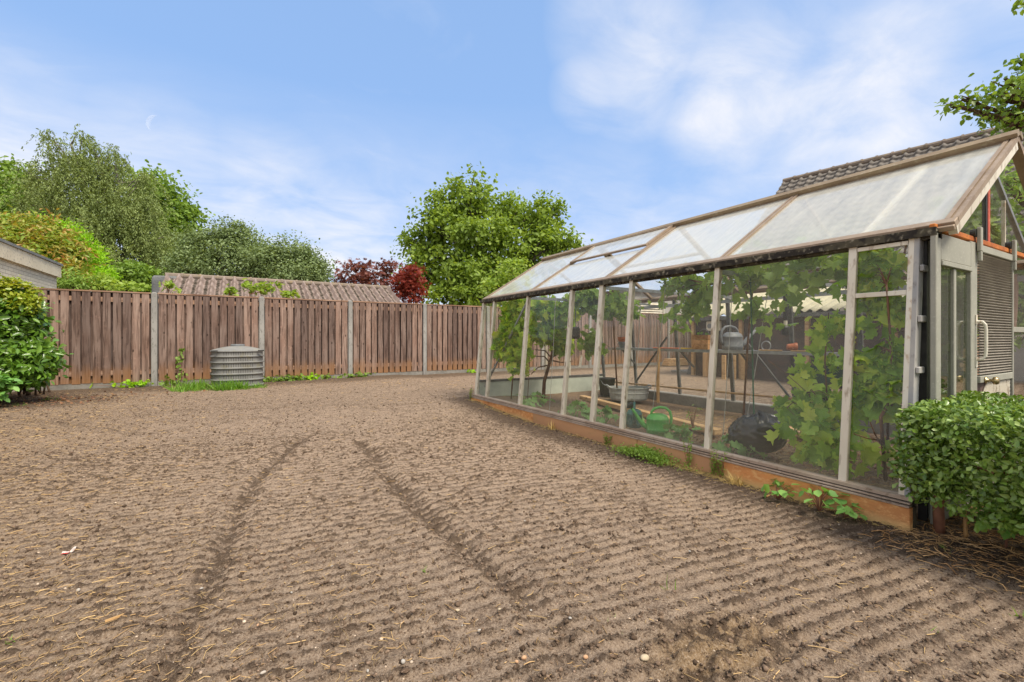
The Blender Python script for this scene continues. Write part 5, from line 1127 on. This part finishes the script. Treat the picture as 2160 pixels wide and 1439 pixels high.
# --- greenhouse plants
def stems(paths, r, mat, t, name='stem'):
    mb = MB()
    for p in paths: mb.tube(p, [r*(1-.6*k/(len(p)-1)) for k in range(len(p))], 6)
    return mb.build(name, mat, t, smooth=True)
def vine(label, base, lobes, ncl, nlf, clr, leaf, mat, paths, r=.012, shape='grape', shell=.2, outk=.3, up=.25, tw=20, rnd=.9):
    t = thing('grapevine', base, label, 'grapevine', 'grapevines in the greenhouse')
    P, O, C = spread(blobs(lobes), ncl, nlf, clr, shell)
    lim = np.minimum((P[:, 0]-3.3)*.63+1.53, 2.2-.63*np.maximum(P[:, 0]-4.41, 0)); P[:, 2] = np.minimum(P[:, 2], lim); xl = GX+(GXT-GX)*np.clip((P[:, 2]-SZ)/(EZ-SZ), 0, 1)+.07
    P[:, 0] = np.clip(P[:, 0], xl, 5.5); P[:, 1] = np.clip(P[:, 1], 1.13, 6.2); P[:, 2] = np.maximum(P[:, 2], .08)
    Oc = O*.3 - np.array(FW)*.35
    link('foliage', leaf_mesh('foliage', P, leaf*RS.uniform(.55, 1.2, len(P)), shape, Oc, up, rnd, .9, outk*2, tout=0), mat, t)
    mb = MB()
    for i_, p in enumerate(paths): mb.tube(p, [r*(1 if i_ == 0 else .42)*(1-.5*k/(len(p)-1)) for k in range(len(p))], 7)
    ends = [Vector(q) for p in paths for q in p[1:]]
    for k in RS.permutation(len(P))[:tw]:
        e = Vector(P[k]); s_ = min(ends, key=lambda q: (q-e).length)
        if (s_-e).length < 1.0: mb.tube([s_, s_.lerp(e, .5)+UP*.03, e], [.004, .003, .002], 5, False)
    mb.build('stem', M_vinebark, t, smooth=True); return t
A = Vector((3.5, 5.9, .04))
vine('leafy grapevine filling the far end bay of the greenhouse', A, [(1050, 660, 26, 34, 6.4, .22), (1075, 700, 32, 50, 6.5, .25), (1085, 650, 26, 30, 6.5, .2), (1045, 720, 20, 40, 6.5, .2), (1090, 755, 18, 30, 6.4, .15), (1025, 740, 8, 26, 6.6, .08)], 130, 5.5, .11, .115, L_vine,
     [[A, Vector((3.52, 5.85, .6)), Vector((3.6, 5.7, 1.1)), Vector((3.65, 5.6, 1.5))], [Vector((3.52, 5.85, .6)), Vector((3.4, 6.0, 1.1))], [A+Vector((.1, -.3, 0)), Vector((3.6, 5.5, 1.0))]])
A = gp(1146, 842)
def sp(px, py, d=None): return at_d(px, py, d or (A-EYE).dot(FW))
vine('old twisted grapevine with a bare trunk and side shoots', A, [(1165, 655, 28, 32, 7.0, .3), (1150, 700, 38, 30, 7.0, .25), (1185, 720, 28, 26, 7.0, .2), (1130, 640, 18, 22, 6.9, .2), (1195, 655, 16, 36, 6.8, .2)], 105, 5, .11, .125, L_vine,
     [[A, sp(1148, 805), sp(1158, 770), sp(1165, 745), sp(1168, 700), sp(1170, 650)], [sp(1160, 765), sp(1148, 752), sp(1122, 752)], [sp(1162, 760), sp(1185, 765), sp(1208, 762)], [sp(1160, 770), sp(1135, 775), sp(1120, 790)], [sp(1163, 755), sp(1180, 745), sp(1205, 740)], [sp(1163, 755), sp(1150, 740), sp(1128, 738)]], .030)
A = Vector((4.9, 5.1, .04))
vine('grapevine trained under the roof over the third bay', A, [(1235, 630, 26, 30, 6.3, .25), (1265, 645, 26, 30, 6.2, .25), (1300, 640, 30, 26, 6.1, .25), (1245, 720, 18, 26, 6.6, .15), (1325, 655, 20, 16, 6.0, .2)], 110, 5.5, .10, .10, L_vined,
     [[A, Vector((4.85, 5.1, .8)), Vector((4.7, 5.0, 1.4)), Vector((4.3, 4.6, 1.6)), Vector((4.1, 4.3, 1.62))]], .014)
A = Vector((4.75, 3.0, .04))
def ov(px, py, d=4.3): return at_d(px, py, d)
vine('overhead grapevine with tangled brown shoots above the shelf', A, [(1445, 595, 34, 26, 4.6, .3), (1490, 615, 30, 34, 4.4, .3), (1455, 640, 14, 24, 4.8, .12), (1435, 670, 12, 22, 5.2, .1), (1565, 570, 40, 34, 3.9, .35), (1640, 560, 44, 30, 3.6, .35), (1660, 615, 22, 24, 3.8, .15), (1575, 640, 14, 24, 4.3, .1), (1610, 665, 14, 28, 4.2, .1), (1720, 555, 50, 34, 3.3, .35), (1785, 560, 34, 36, 3.1, .3)], 120, 3.2, .13, .11, L_vined,
     [[A, Vector((4.75, 2.95, .9)), Vector((4.6, 2.8, 1.5)), ov(1640, 585, 3.9), ov(1560, 600, 4.2), ov(1470, 612, 4.6)], [ov(1640, 585, 3.9), ov(1720, 570, 3.5), ov(1790, 575, 3.1)], [ov(1450, 590, 4.5), ov(1520, 600, 4.2), ov(1600, 590, 3.9), ov(1700, 600, 3.5)], [ov(1440, 605, 4.6), ov(1540, 590, 4.2), ov(1650, 605, 3.8)], [ov(1460, 620, 4.6), ov(1500, 590, 4.3), ov(1560, 575, 4.0), ov(1680, 560, 3.5)], [ov(1430, 585, 4.7), ov(1490, 600, 4.3), ov(1580, 606, 4.0)]], .012, tw=70)
A = gp(1732, 985)
def rv(px, py, d=3.15): return at_d(px, py, d)
vine('big leaved grapevine sprawling over the near bed', A, [(1755, 690, 15, 50, 3.2, .10), (1750, 760, 16, 40, 3.2, .10), (1745, 830, 42, 40, 3.15, .15), (1700, 870, 44, 32, 3.2, .15), (1745, 905, 46, 36, 3.05, .15), (1700, 930, 34, 26, 3.05, .12), (1760, 955, 24, 22, 2.95, .12), (1655, 850, 18, 14, 3.35, .1), (1690, 780, 12, 26, 3.3, .06)], 84, 3.3, .10, .098, L_vine,
     [[A, rv(1735, 930), rv(1745, 850), rv(1740, 760), rv(1748, 660)], [rv(1740, 900), rv(1705, 830), rv(1660, 790), rv(1620, 760)], [rv(1738, 940), rv(1700, 900), rv(1660, 860)], [rv(1742, 870), rv(1775, 820), rv(1790, 780)]], .008, outk=.4, rnd=.7)
A = gp(1868, 1012)
def cv(px, py, d=2.62): return at_d(px, py, d)
vine('tall grapevine close behind the corner panes', A, [(1850, 560, 40, 42, 2.7, .15), (1865, 650, 38, 46, 2.65, .12), (1855, 740, 46, 40, 2.65, .12), (1840, 810, 40, 36, 2.65, .12), (1870, 800, 30, 50, 2.6, .1), (1830, 870, 26, 34, 2.7, .1), (1835, 940, 26, 22, 2.7, .1), (1820, 610, 26, 40, 2.75, .12)], 90, 3.2, .10, .096, L_vine,
     [[A, cv(1862, 930), cv(1858, 880), cv(1885, 830), cv(1880, 740), cv(1870, 600)], [cv(1858, 880), cv(1890, 845), cv(1900, 800)], [cv(1862, 930), cv(1830, 925), cv(1800, 915)], [cv(1860, 940), cv(1845, 915), cv(1835, 890)]], .011, outk=.4, rnd=.7)
A = Vector((4.2, 1.5, .04))
vine('grapevine top leaves filling the near gable triangle', A, [(2035, 440, 36, 46, 3.35, .2), (2045, 480, 30, 24, 3.3, .15), (2110, 480, 26, 30, 3.5, .15), (2020, 470, 26, 26, 3.2, .12), (2000, 600, 30, 60, 3.1, .15), (2010, 720, 36, 70, 3.15, .15), (2035, 640, 25, 60, 3.3, .15)], 120, 5, .10, .085, L_vined,
     [[A, Vector((4.2, 1.5, 1.0)), Vector((4.25, 1.4, 1.7)), Vector((4.4, 1.35, 2.0))]], .010)
# low leafy plants on the greenhouse floor
for i, (px, py, s, n, lb) in enumerate(((1115, 862, 1.1, 12, 'farthest squash plant by the end bay glass'), (1140, 852, .9, 10, 'squash plant in front of the twisted vine'), (1208, 872, 1.1, 14, 'squash plant in the third bay'), (1238, 880, 1.0, 12, 'squash plant behind the doubled glazing bar'), (1275, 888, 1.1, 13, 'large squash plant left of the teal can'), (1330, 882, .8, 9, 'small squash plant beside the teal can'), (1420, 930, 1.1, 15, 'squash plant at the foot of the green can'), (1448, 925, .9, 11, 'squash plant right of the green can'), (1540, 950, 1.0, 12, 'squash plant left of the black bag'), (1575, 962, .9, 10, 'squash plant before the black bag'), (1500, 955, .7, 8, 'small squash plant by the middle glazing bar'))):
    p = gp(px, py); p.x = max(p.x, 3.22); p.z = gz(p.x, p.y)
    clump('squash_plant', lb, 'squash plant', p, n, .20*s, .15*s, .10, 'grape', L_floor, 'squash plants on the greenhouse floor', .0025, L_floor)
p = gp(1462, 905); clump('tall_seedling', 'thin tall seedling left of the middle glazing bar', 'seedling', p, 16, .30, .08, .06, 'thin', L_lime)

# --- tree at the right edge, out of the picture but for its branches
base = Vector((10.4, .9, 0))
t = thing('broadleaf_tree', base, 'leafy branches of a tree reaching in above the tiled house roof', 'tree')
B = blobs([(2165, 190, 44, 46, 7.0, .6), (2105, 205, 36, 30, 7.0, .4), (2150, 240, 50, 28, 7.0, .5), (2030, 210, 22, 12, 7.0, .15), (2005, 222, 15, 8, 7.0, .08), (2120, 165, 30, 14, 7.0, .25), (2150, 130, 22, 14, 7.0, .2), (2055, 240, 16, 12, 7.0, .15), (2130, 265, 26, 12, 7.0, .25), (2230, 200, 70, 90, 7.2, .7), (2300, 120, 80, 90, 7.2, .8), (2163, 2, 7, 9, 6.5, .05)])
P, O, C = spread(B, 185, 15, .17, .25)
link('crown', leaf_mesh('crown', P, .095*RS.uniform(.6, 1.2, len(P)), 'oval', O, .3, .8, .8), L_walnut, t)
limbs(base, C, .10, .5, 10, .008, fork=at_d(2330, 330, 7.2)).build('trunk', M_bark, t, smooth=True)
b = Vector((8.6, .2, 0)); tree('shrub', 'green shrub behind the greenhouse seen through the gable glass', 'shrub', b, [(2150, 420, 60, 60, 5.4), (2190, 520, 70, 70, 5.2), (2180, 640, 70, 90, 5.2)], 120, 20, .2, .10, 'lance', L_lime, M_bark, .04, per=8)
# ---------------------------------------------------------------- buildings round about
def brickmat(name, c1, c2, mortar, scale=1.0, rot=None):
    m, nt, ns, L = nodes(name)
    tc = ns.new('ShaderNodeTexCoord'); mp = ns.new('ShaderNodeMapping'); L.new(tc.outputs['Object'], mp.inputs[0]); mp.inputs['Rotation'].default_value = rot or (0, 0, 0)
    b = ns.new('ShaderNodeTexBrick'); L.new(mp.outputs[0], b.inputs['Vector']); b.inputs['Color1'].default_value = rgb(c1); b.inputs['Color2'].default_value = rgb(c2); b.inputs['Mortar'].default_value = rgb(mortar)
    b.inputs['Scale'].default_value = scale; b.inputs['Mortar Size'].default_value = .007; b.inputs['Brick Width'].default_value = .22; b.inputs['Row Height'].default_value = .066; b.inputs['Mortar Smooth'].default_value = .2
    c = mixc(nt, rng_(nt, noise(nt, 3, 5), .4, .7, 0, .35), b.outputs['Color'], tuple(k*.7 for k in c1))
    inv = mth(nt, 'SUBTRACT', 1.0, b.outputs['Fac'])
    return finish(m, nt, c, .85, .15, 0, inv, .5, .01)
M_wbrick = brickmat('white_painted_brick', (.86, .79, .62), (.78, .71, .55), (.50, .45, .35), rot=(0, PI/2, PI/2))
M_gbrick = brickmat('grey_brown_brick', (.33, .29, .25), (.28, .245, .21), (.36, .34, .31), rot=(PI/2, 0, 0))
M_fascia = worn('cream_fascia', (.86, .76, .56), (.78, .68, .49), 4, .4, .65, .6, .3, 0, (.42, .38, .3), 20, .1)
M_cop = worn('grey_coping', (.20, .205, .195), (.26, .26, .245), 5, .4, .6, .7, .3)
g = thing('garage', (-5.5, 11, 0), 'flat roofed white brick garage with cream fascia behind the laurel hedge', 'garage')
gx = -3.52
w_ = MB().box(-7.5, gx, 8.6, 13.9, 0, 2.34).build('wall', M_wbrick, g)
MB().box(-7.56, gx+.06, 8.54, 13.96, 2.342, 2.60).build('fascia', M_fascia, g)
MB().box(-7.6, gx+.085, 8.51, 13.99, 2.602, 2.65).build('roof_edge', M_cop, g)
# tiled shed beyond the fence
def tileroof(origin, along, down, L_, S_, pitch_, course, amp, slope, seg=10):
    """wavy tiles in overlapping courses; along: ridge direction, down: horizontal direction down the slope"""
    along = Vector(along).normalized(); down = Vector(down).normalized(); c_, s_ = math.cos(slope), math.sin(slope); nrm = down*s_+UP*c_
    nu = int(L_/pitch_)*seg; us = np.arange(nu+1)/seg*pitch_; vs = []
    nc = int(math.ceil(S_/course))
    for k in range(nc):
        a, b = k*course, min((k+1)*course, S_); vs += [(a, .0), (a+(b-a)*.5, .5), (b-.002, 1.0)]
    V = []
    for v, lift in vs:
        for u in us:
            ph = (u/pitch_) % 1.0
            wv = amp*(.5+.5*math.cos(2*PI*ph)) ** 1.3 + amp*.25*math.cos(4*PI*ph)
            k = int(v/course); jx = .004*math.sin(k*12.9+int(u/pitch_)*7.7)
            p = Vector(origin)+along*u+(down*c_-UP*s_)*v+nrm*(wv+lift*.045+jx)
            V.append(p)
    n1 = len(us); F = []
    for j in range(len(vs)-1):
        for i in range(n1-1): F.append((j*n1+i, j*n1+i+1, (j+1)*n1+i+1, (j+1)*n1+i))
    return MB().add(V, F)
m, nt, ns, LK = nodes('mauve_brown_roof_tile')   # moss and dirt lodged in the channels between the rolls
c = mixc(nt, rng_(nt, noise(nt, 3, 6), .4, .65), (.275, .215, .192), (.205, .158, .140)); c = mixc(nt, rng_(nt, noise(nt, 25, 5), .5, .68, 0, .6), c, (.36, .31, .27))
tcb = ns.new('ShaderNodeTexCoord'); sb = ns.new('ShaderNodeSeparateXYZ'); LK.new(tcb.outputs['Object'], sb.inputs[0])
ch = mth(nt, 'COSINE', mth(nt, 'MULTIPLY', mth(nt, 'ADD', sb.outputs[0], 1.72), 2*PI/.262))
ch = mth(nt, 'ADD', ch, mth(nt, 'MULTIPLY', mth(nt, 'SUBTRACT', noise(nt, 14, 5, rough=.7), .5), 2.6))
c = mixc(nt, rng_(nt, ch, -1.0, -.35, .92, 0), c, (.035, .032, .024))
M_tile1 = finish(m, nt, c, .9, .1, 0, noise(nt, 60, 4), .4, .005)
M_tile2 = worn('grey_brown_roof_tile', (.185, .165, .145), (.145, .13, .115), 3, .4, .65, .85, .2, 0, (.055, .05, .04), 9, .4)
M_moss = worn('lichen_ridge', (.24, .195, .16), (.17, .14, .115), 4, .4, .65, .9, .1, 0, (.30, .23, .12), 12, .4)
s = thing('tiled_shed', (1.3, 15.7, 0), 'long low shed with mossy ribbed tile roof beyond the fence', 'shed')
rz_, ry = 2.71, 15.55; x0, x1 = -1.72, 4.32
tileroof((x0, ry, rz_-.05), (1, 0, 0), (0, -1, 0), x1-x0, 2.0, .262, .50, .105, math.radians(24)).build('roof', M_tile1, s, smooth=True)
tileroof((x1, ry+.02, rz_-.05), (-1, 0, 0), (0, 1, 0), x1-x0, 2.0, .262, .50, .060, math.radians(24)).build('roof', M_tile1, s, smooth=True)
rc = MB(); k = 0; xx = x0-.05
while xx < x1+.02:
    rc.tube([(xx, ry, rz_-.005), (xx+.36, ry, rz_-.005), (xx+.361, ry, rz_-.005), (xx+.41, ry, rz_-.005)], [.085, .085, .10, .10], 10); xx += .411
rc.build('ridge', M_moss, s, smooth=False)
MB().box(x0+.1, x1-.1, ry-1.5, ry+1.5, 0, 2.02).build('wall', M_gbrick, s)
MB().add([(x1-.1, ry-1.5, 2.021), (x1-.1, ry+1.5, 2.021), (x1-.1, ry, rz_-.1), (x0+.1, ry-1.5, 2.021), (x0+.1, ry+1.5, 2.021), (x0+.1, ry, rz_-.1)], [(0, 1, 2), (5, 4, 3), (0, 2, 5, 3), (1, 4, 5, 2)]).build('gable', M_gbrick, s)
c = at_d(350, 700, 12.55); q = MB(); q.lathe([(.30, 0), (.32, .02), (.315, 1.3), (.322, 1.9), (.33, 2.50), (.325, 2.64), (.29, 2.69), (0, 2.70)], (0, 0, 0), 40, sx=1.03, sy=.62, sup=5)
o = q.build('covered_box', worn('grey_tarpaulin', (.135, .14, .14), (.17, .175, .175), 3, .4, .65, .55, .35, 0, None, 14, .6, bdist=.03), None, smooth=True); o.location = (c.x, c.y, 0); o.rotation_euler = (0, .02, -.45); tag(o, 'upright box under a grey sheet standing left of the tiled shed', 'covered box')
# house on the right
e = Vector((.163, -.987, 0)).normalized(); a = Vector((-e.y*-1, 0, 0)); a = Vector((e.y, -e.x, 0)); R0 = Vector((18.05, 9.71, 7.1)); sl_ = math.radians(40)
h = thing('house', (19, 3, 0), 'brick house with a steep grey tiled roof behind the glasshouse', 'house')
tileroof(R0-UP*.08, e, a, 12.5, 6.4, .30, .345, .055, sl_, 8).build('roof', M_tile2, h, smooth=True)
tileroof(R0-UP*.08+e*12.5, -e, -a, 12.5, 6.4, .30, .345, .055, sl_, 6).build('roof', M_tile2, h, smooth=True)
rc = MB(); k = 0
while k < 30:
    p = R0+e*(k*.415-.04)-UP*.04; rc.tube([p, p+e*.36, p+e*.361, p+e*.415], [.105, .105, .125, .125], 10); k += 1
rc.build('ridge', M_moss, h)
eav = R0.z-math.sin(sl_)*6.4; run = math.cos(sl_)*6.4-.45
def hp_(u, v, z): p = R0+e*u+a*v; return Vector((p.x, p.y, z))
mb = MB(); mb.hexa([hp_(.12, run, 0), hp_(12.3, run, 0), hp_(12.3, -run, 0), hp_(.12, -run, 0)], [hp_(.12, run, eav+.2), hp_(12.3, run, eav+.2), hp_(12.3, -run, eav+.2), hp_(.12, -run, eav+.2)])
mb.build('wall', worn('grey_render', (.37, .355, .325), (.31, .295, .27), 2, .4, .65, .9, .1, 0, (.42, .4, .37), 30, .1), h)
mb = MB(); mb.add([hp_(.12, run, eav+.203), hp_(.12, -run, eav+.203), hp_(.12, 0, R0.z-.25), hp_(12.3, run, eav+.203), hp_(12.3, -run, eav+.203), hp_(12.3, 0, R0.z-.25)], [(0, 1, 2), (5, 4, 3)]); mb.build('gable', M_gbrick, h)
mb = MB(); q0, q1 = hp_(0, run+.45, eav-.03), hp_(12.5, run+.45, eav-.03); mb.tube([q0, q1], .07, 8); mb.build('gutter', M_lgry, h)
for u in (1.6, 5.2):
    f = MB(); A_, B_ = hp_(u, run+.012, 1.0), hp_(u+1.4, run+.012, 1.0); n_ = a*.05
    for (p0, p1, z0, z1) in ((0, 1, 0, .08), (0, 1, 1.22, 1.3), (0, .06, .081, 1.219), (.94, 1, .081, 1.219), (.47, .53, .081, 1.219)):
        s0, s1 = A_.lerp(B_, p0), A_.lerp(B_, p1); f.hexa([s0+UP*z0, s1+UP*z0, s1+UP*z1, s0+UP*z1], [s0+n_+UP*z0, s1+n_+UP*z0, s1+n_+UP*z1, s0+n_+UP*z1])
    fo = f.build('window', M_white, h); s0, s1 = A_.lerp(B_, .03)-a*.0, A_.lerp(B_, .97); MB().hexa([s0+UP*.07+n_*.3, s1+UP*.07+n_*.3, s1+UP*1.23+n_*.3, s0+UP*1.23+n_*.3], [s0+UP*.07+n_*.5, s1+UP*.07+n_*.5, s1+UP*1.23+n_*.5, s0+UP*1.23+n_*.5]).build('pane', worn('dark_window_glass', (.02, .025, .03), (.03, .035, .04), 2, .4, .6, .08, .6), fo)
# low lean-to with ribbed roof and dark net front
M_corr = worn('yellowed_ribbed_sheet', (.46, .42, .29), (.38, .345, .235), 3, .4, .65, .6, .3, 0, (.28, .26, .18), 20, .1)
M_net = worn('black_netting_on_boards', (.040, .030, .028), (.075, .045, .038), 5, .42, .62, .9, .1, 0, (.16, .13, .12), 120, .3)
ls = thing('lean_to', (11.4, 5.9, 0), 'low shed with a yellowed corrugated roof and black netting front', 'shed')
mb = MB(); mb.grid(lambda u, v: (10.25+2.5*v, 8.2-5.4*u, 1.565+.80*v+.028*math.cos(u*54*2*PI/2)), 54*5, 6); mb.build('roof', M_corr, ls, smooth=True, solid=.006)
MB().box(10.23, 10.32, 2.8, 8.2, 1.44, 1.525).build('gutter', M_post, ls)
MB().box(10.42, 10.50, 2.85, 8.0, 0, 1.50).build('net_front', M_net, ls)
MB().box(10.51, 12.6, 2.86, 8.05, 0, 1.51).build('wall', M_fence_r, ls)
for y in (7.95, 6.6, 5.1, 3.6): MB().box(10.33, 10.41, y-.04, y+.04, 0, 1.44).build('post', M_timber, ls)
vb = MB().box(10.36, 10.413, 7.15, 7.55, 1.18, 1.42).build('vent_box', M_white, ls)
for y in (7.25, 7.45): MB().tube([(10.34, y, 1.30), (10.359, y, 1.30)], .062, 16).build('vent_ring', M_gry, vb)
# grey building over the fence
nb = thing('grey_building', (22, 18.5, 0), 'grey rendered building with a white louvre over the fence at the right', 'building')
MB().box(18.4, 26, 18, 22, 0, 3.55).build('wall', worn('pale_grey_render', (.40, .385, .36), (.34, .325, .30), 2, .4, .65, .9, .1), nb)
MB().box(18.2, 26.2, 17.8, 22.2, 3.552, 3.72).build('roof', M_cop, nb)
lv = MB(); lx0, lx1 = at_y(1347, 650, 17.98).x, at_y(1398, 650, 17.98).x
for k in range(6): lv.hexa([(lx0, 17.99, 2.35+k*.12), (lx1, 17.99, 2.35+k*.12), (lx1, 17.99, 2.38+k*.12), (lx0, 17.99, 2.38+k*.12)], [(lx0, 17.93, 2.28+k*.12), (lx1, 17.93, 2.28+k*.12), (lx1, 17.93, 2.31+k*.12), (lx0, 17.93, 2.31+k*.12)])
lv.box(lx0-.06, lx0-.002, 17.92, 17.985, 2.25, 3.05); lv.box(lx1+.002, lx1+.06, 17.92, 17.985, 2.25, 3.05); lv.build('louvre', M_white, nb)
# timber and tools outside the far wall
p = at_z(1490, 795); tag(MB().box(p.x-.065, p.x+.065, p.y-.065, p.y+.065, 0, .62).build('timber_post', boardmat('new_timber', (.40, .25, .12), (.45, .30, .16), (.29, .17, .08)), bevel=.01), 'short thick orange timber post beyond the far glass', 'post')
st = thing('board_stack', at_z(1425, 770), 'small stack of pale boards by the back fence', 'boards'); c = at_z(1425, 772)
for k in range(4): MB().box(c.x-.55+.04*k, c.x+.5-.03*k, c.y-.15, c.y+.15, .02+k*.062, .078+k*.062).build('board', M_timber, st, bevel=.006)
c = at_z(1462, 785); tag(MB().box(c.x-.6, c.x+.5, c.y-.30, c.y+.30, .0, .06).build('paving_slab', M_conc, bevel=.01), 'pale flat slab lying on the soil near the orange post', 'slab')
for k, px in enumerate((1527, 1548, 1567)):
    c = at_z(px, 801); tag(MB().box(c.x-.02, c.x+.02, c.y-.05, c.y+.05, 0, .58).build('upright_board', M_timber, bevel=.006), ('left', 'middle', 'right')[k]+' one of three pale boards standing before the netting', 'board', 'upright boards by the lean to')
sp_ = thing('spade', at_z(1452, 792), 'spade with a wooden handle leaning beside the orange post', 'spade'); A_ = at_z(1452, 790); B_ = A_+Vector((.35, -.1, .85)); MB().tube([A_.lerp(B_, .3), B_], .016, 8).build('handle', M_bamb, sp_); dn = (B_-A_).normalized(); sd = dn.cross(UP).normalized()
MB().hexa([A_-sd*.09, A_+sd*.09, A_+sd*.09+FW*.01, A_-sd*.09+FW*.01], [A_.lerp(B_, .29)-sd*.09, A_.lerp(B_, .29)+sd*.09, A_.lerp(B_, .29)+sd*.09+FW*.012, A_.lerp(B_, .29)-sd*.09+FW*.012]).build('blade', M_post, sp_)
# the day moon
c = at_d(317, 257, 3000); R_ = 52.0; V, F = [], []; n_ = 28
axis_ = (RT*(-.93)+UP*.36); up2 = FW.cross(axis_).normalized(); axis_.normalize()
for i in range(n_+1):
    th = -PI/2+PI*i/n_; yy = math.sin(th)*R_; rr = math.cos(th)*R_
    for w2 in (1.0, .84, .60, .44): V.append(c+axis_*(rr*w2-R_*.5)+up2*yy-FW*(rr*math.sqrt(max(0, 1-w2*w2))*.5))
    V.append(c+axis_*(rr*.44-R_*.5)+up2*yy+FW*2)
for i in range(n_):
    for k in range(5): F.append((i*5+k, i*5+(k+1) % 5, (i+1)*5+(k+1) % 5, (i+1)*5+k))
m, nt, ns, LK = nodes('moon_rock'); df = ns.new('ShaderNodeBsdfDiffuse'); df.inputs[0].default_value = (.95, .93, .92, 1); tr = ns.new('ShaderNodeBsdfTransparent'); mx = ns.new('ShaderNodeMixShader'); LK.new(rng_(nt, noise(nt, .006, 4), .3, .7, .965, .86), mx.inputs[0])
LK.new(tr.outputs[0], mx.inputs[2]); LK.new(df.outputs[0], mx.inputs[1]); ou = ns.new('ShaderNodeOutputMaterial'); LK.new(mx.outputs[0], ou.inputs[0])
tag(MB().add(V, F).build('moon', m, None, smooth=True), 'pale thin crescent moon in the blue sky over the birch', 'moon')
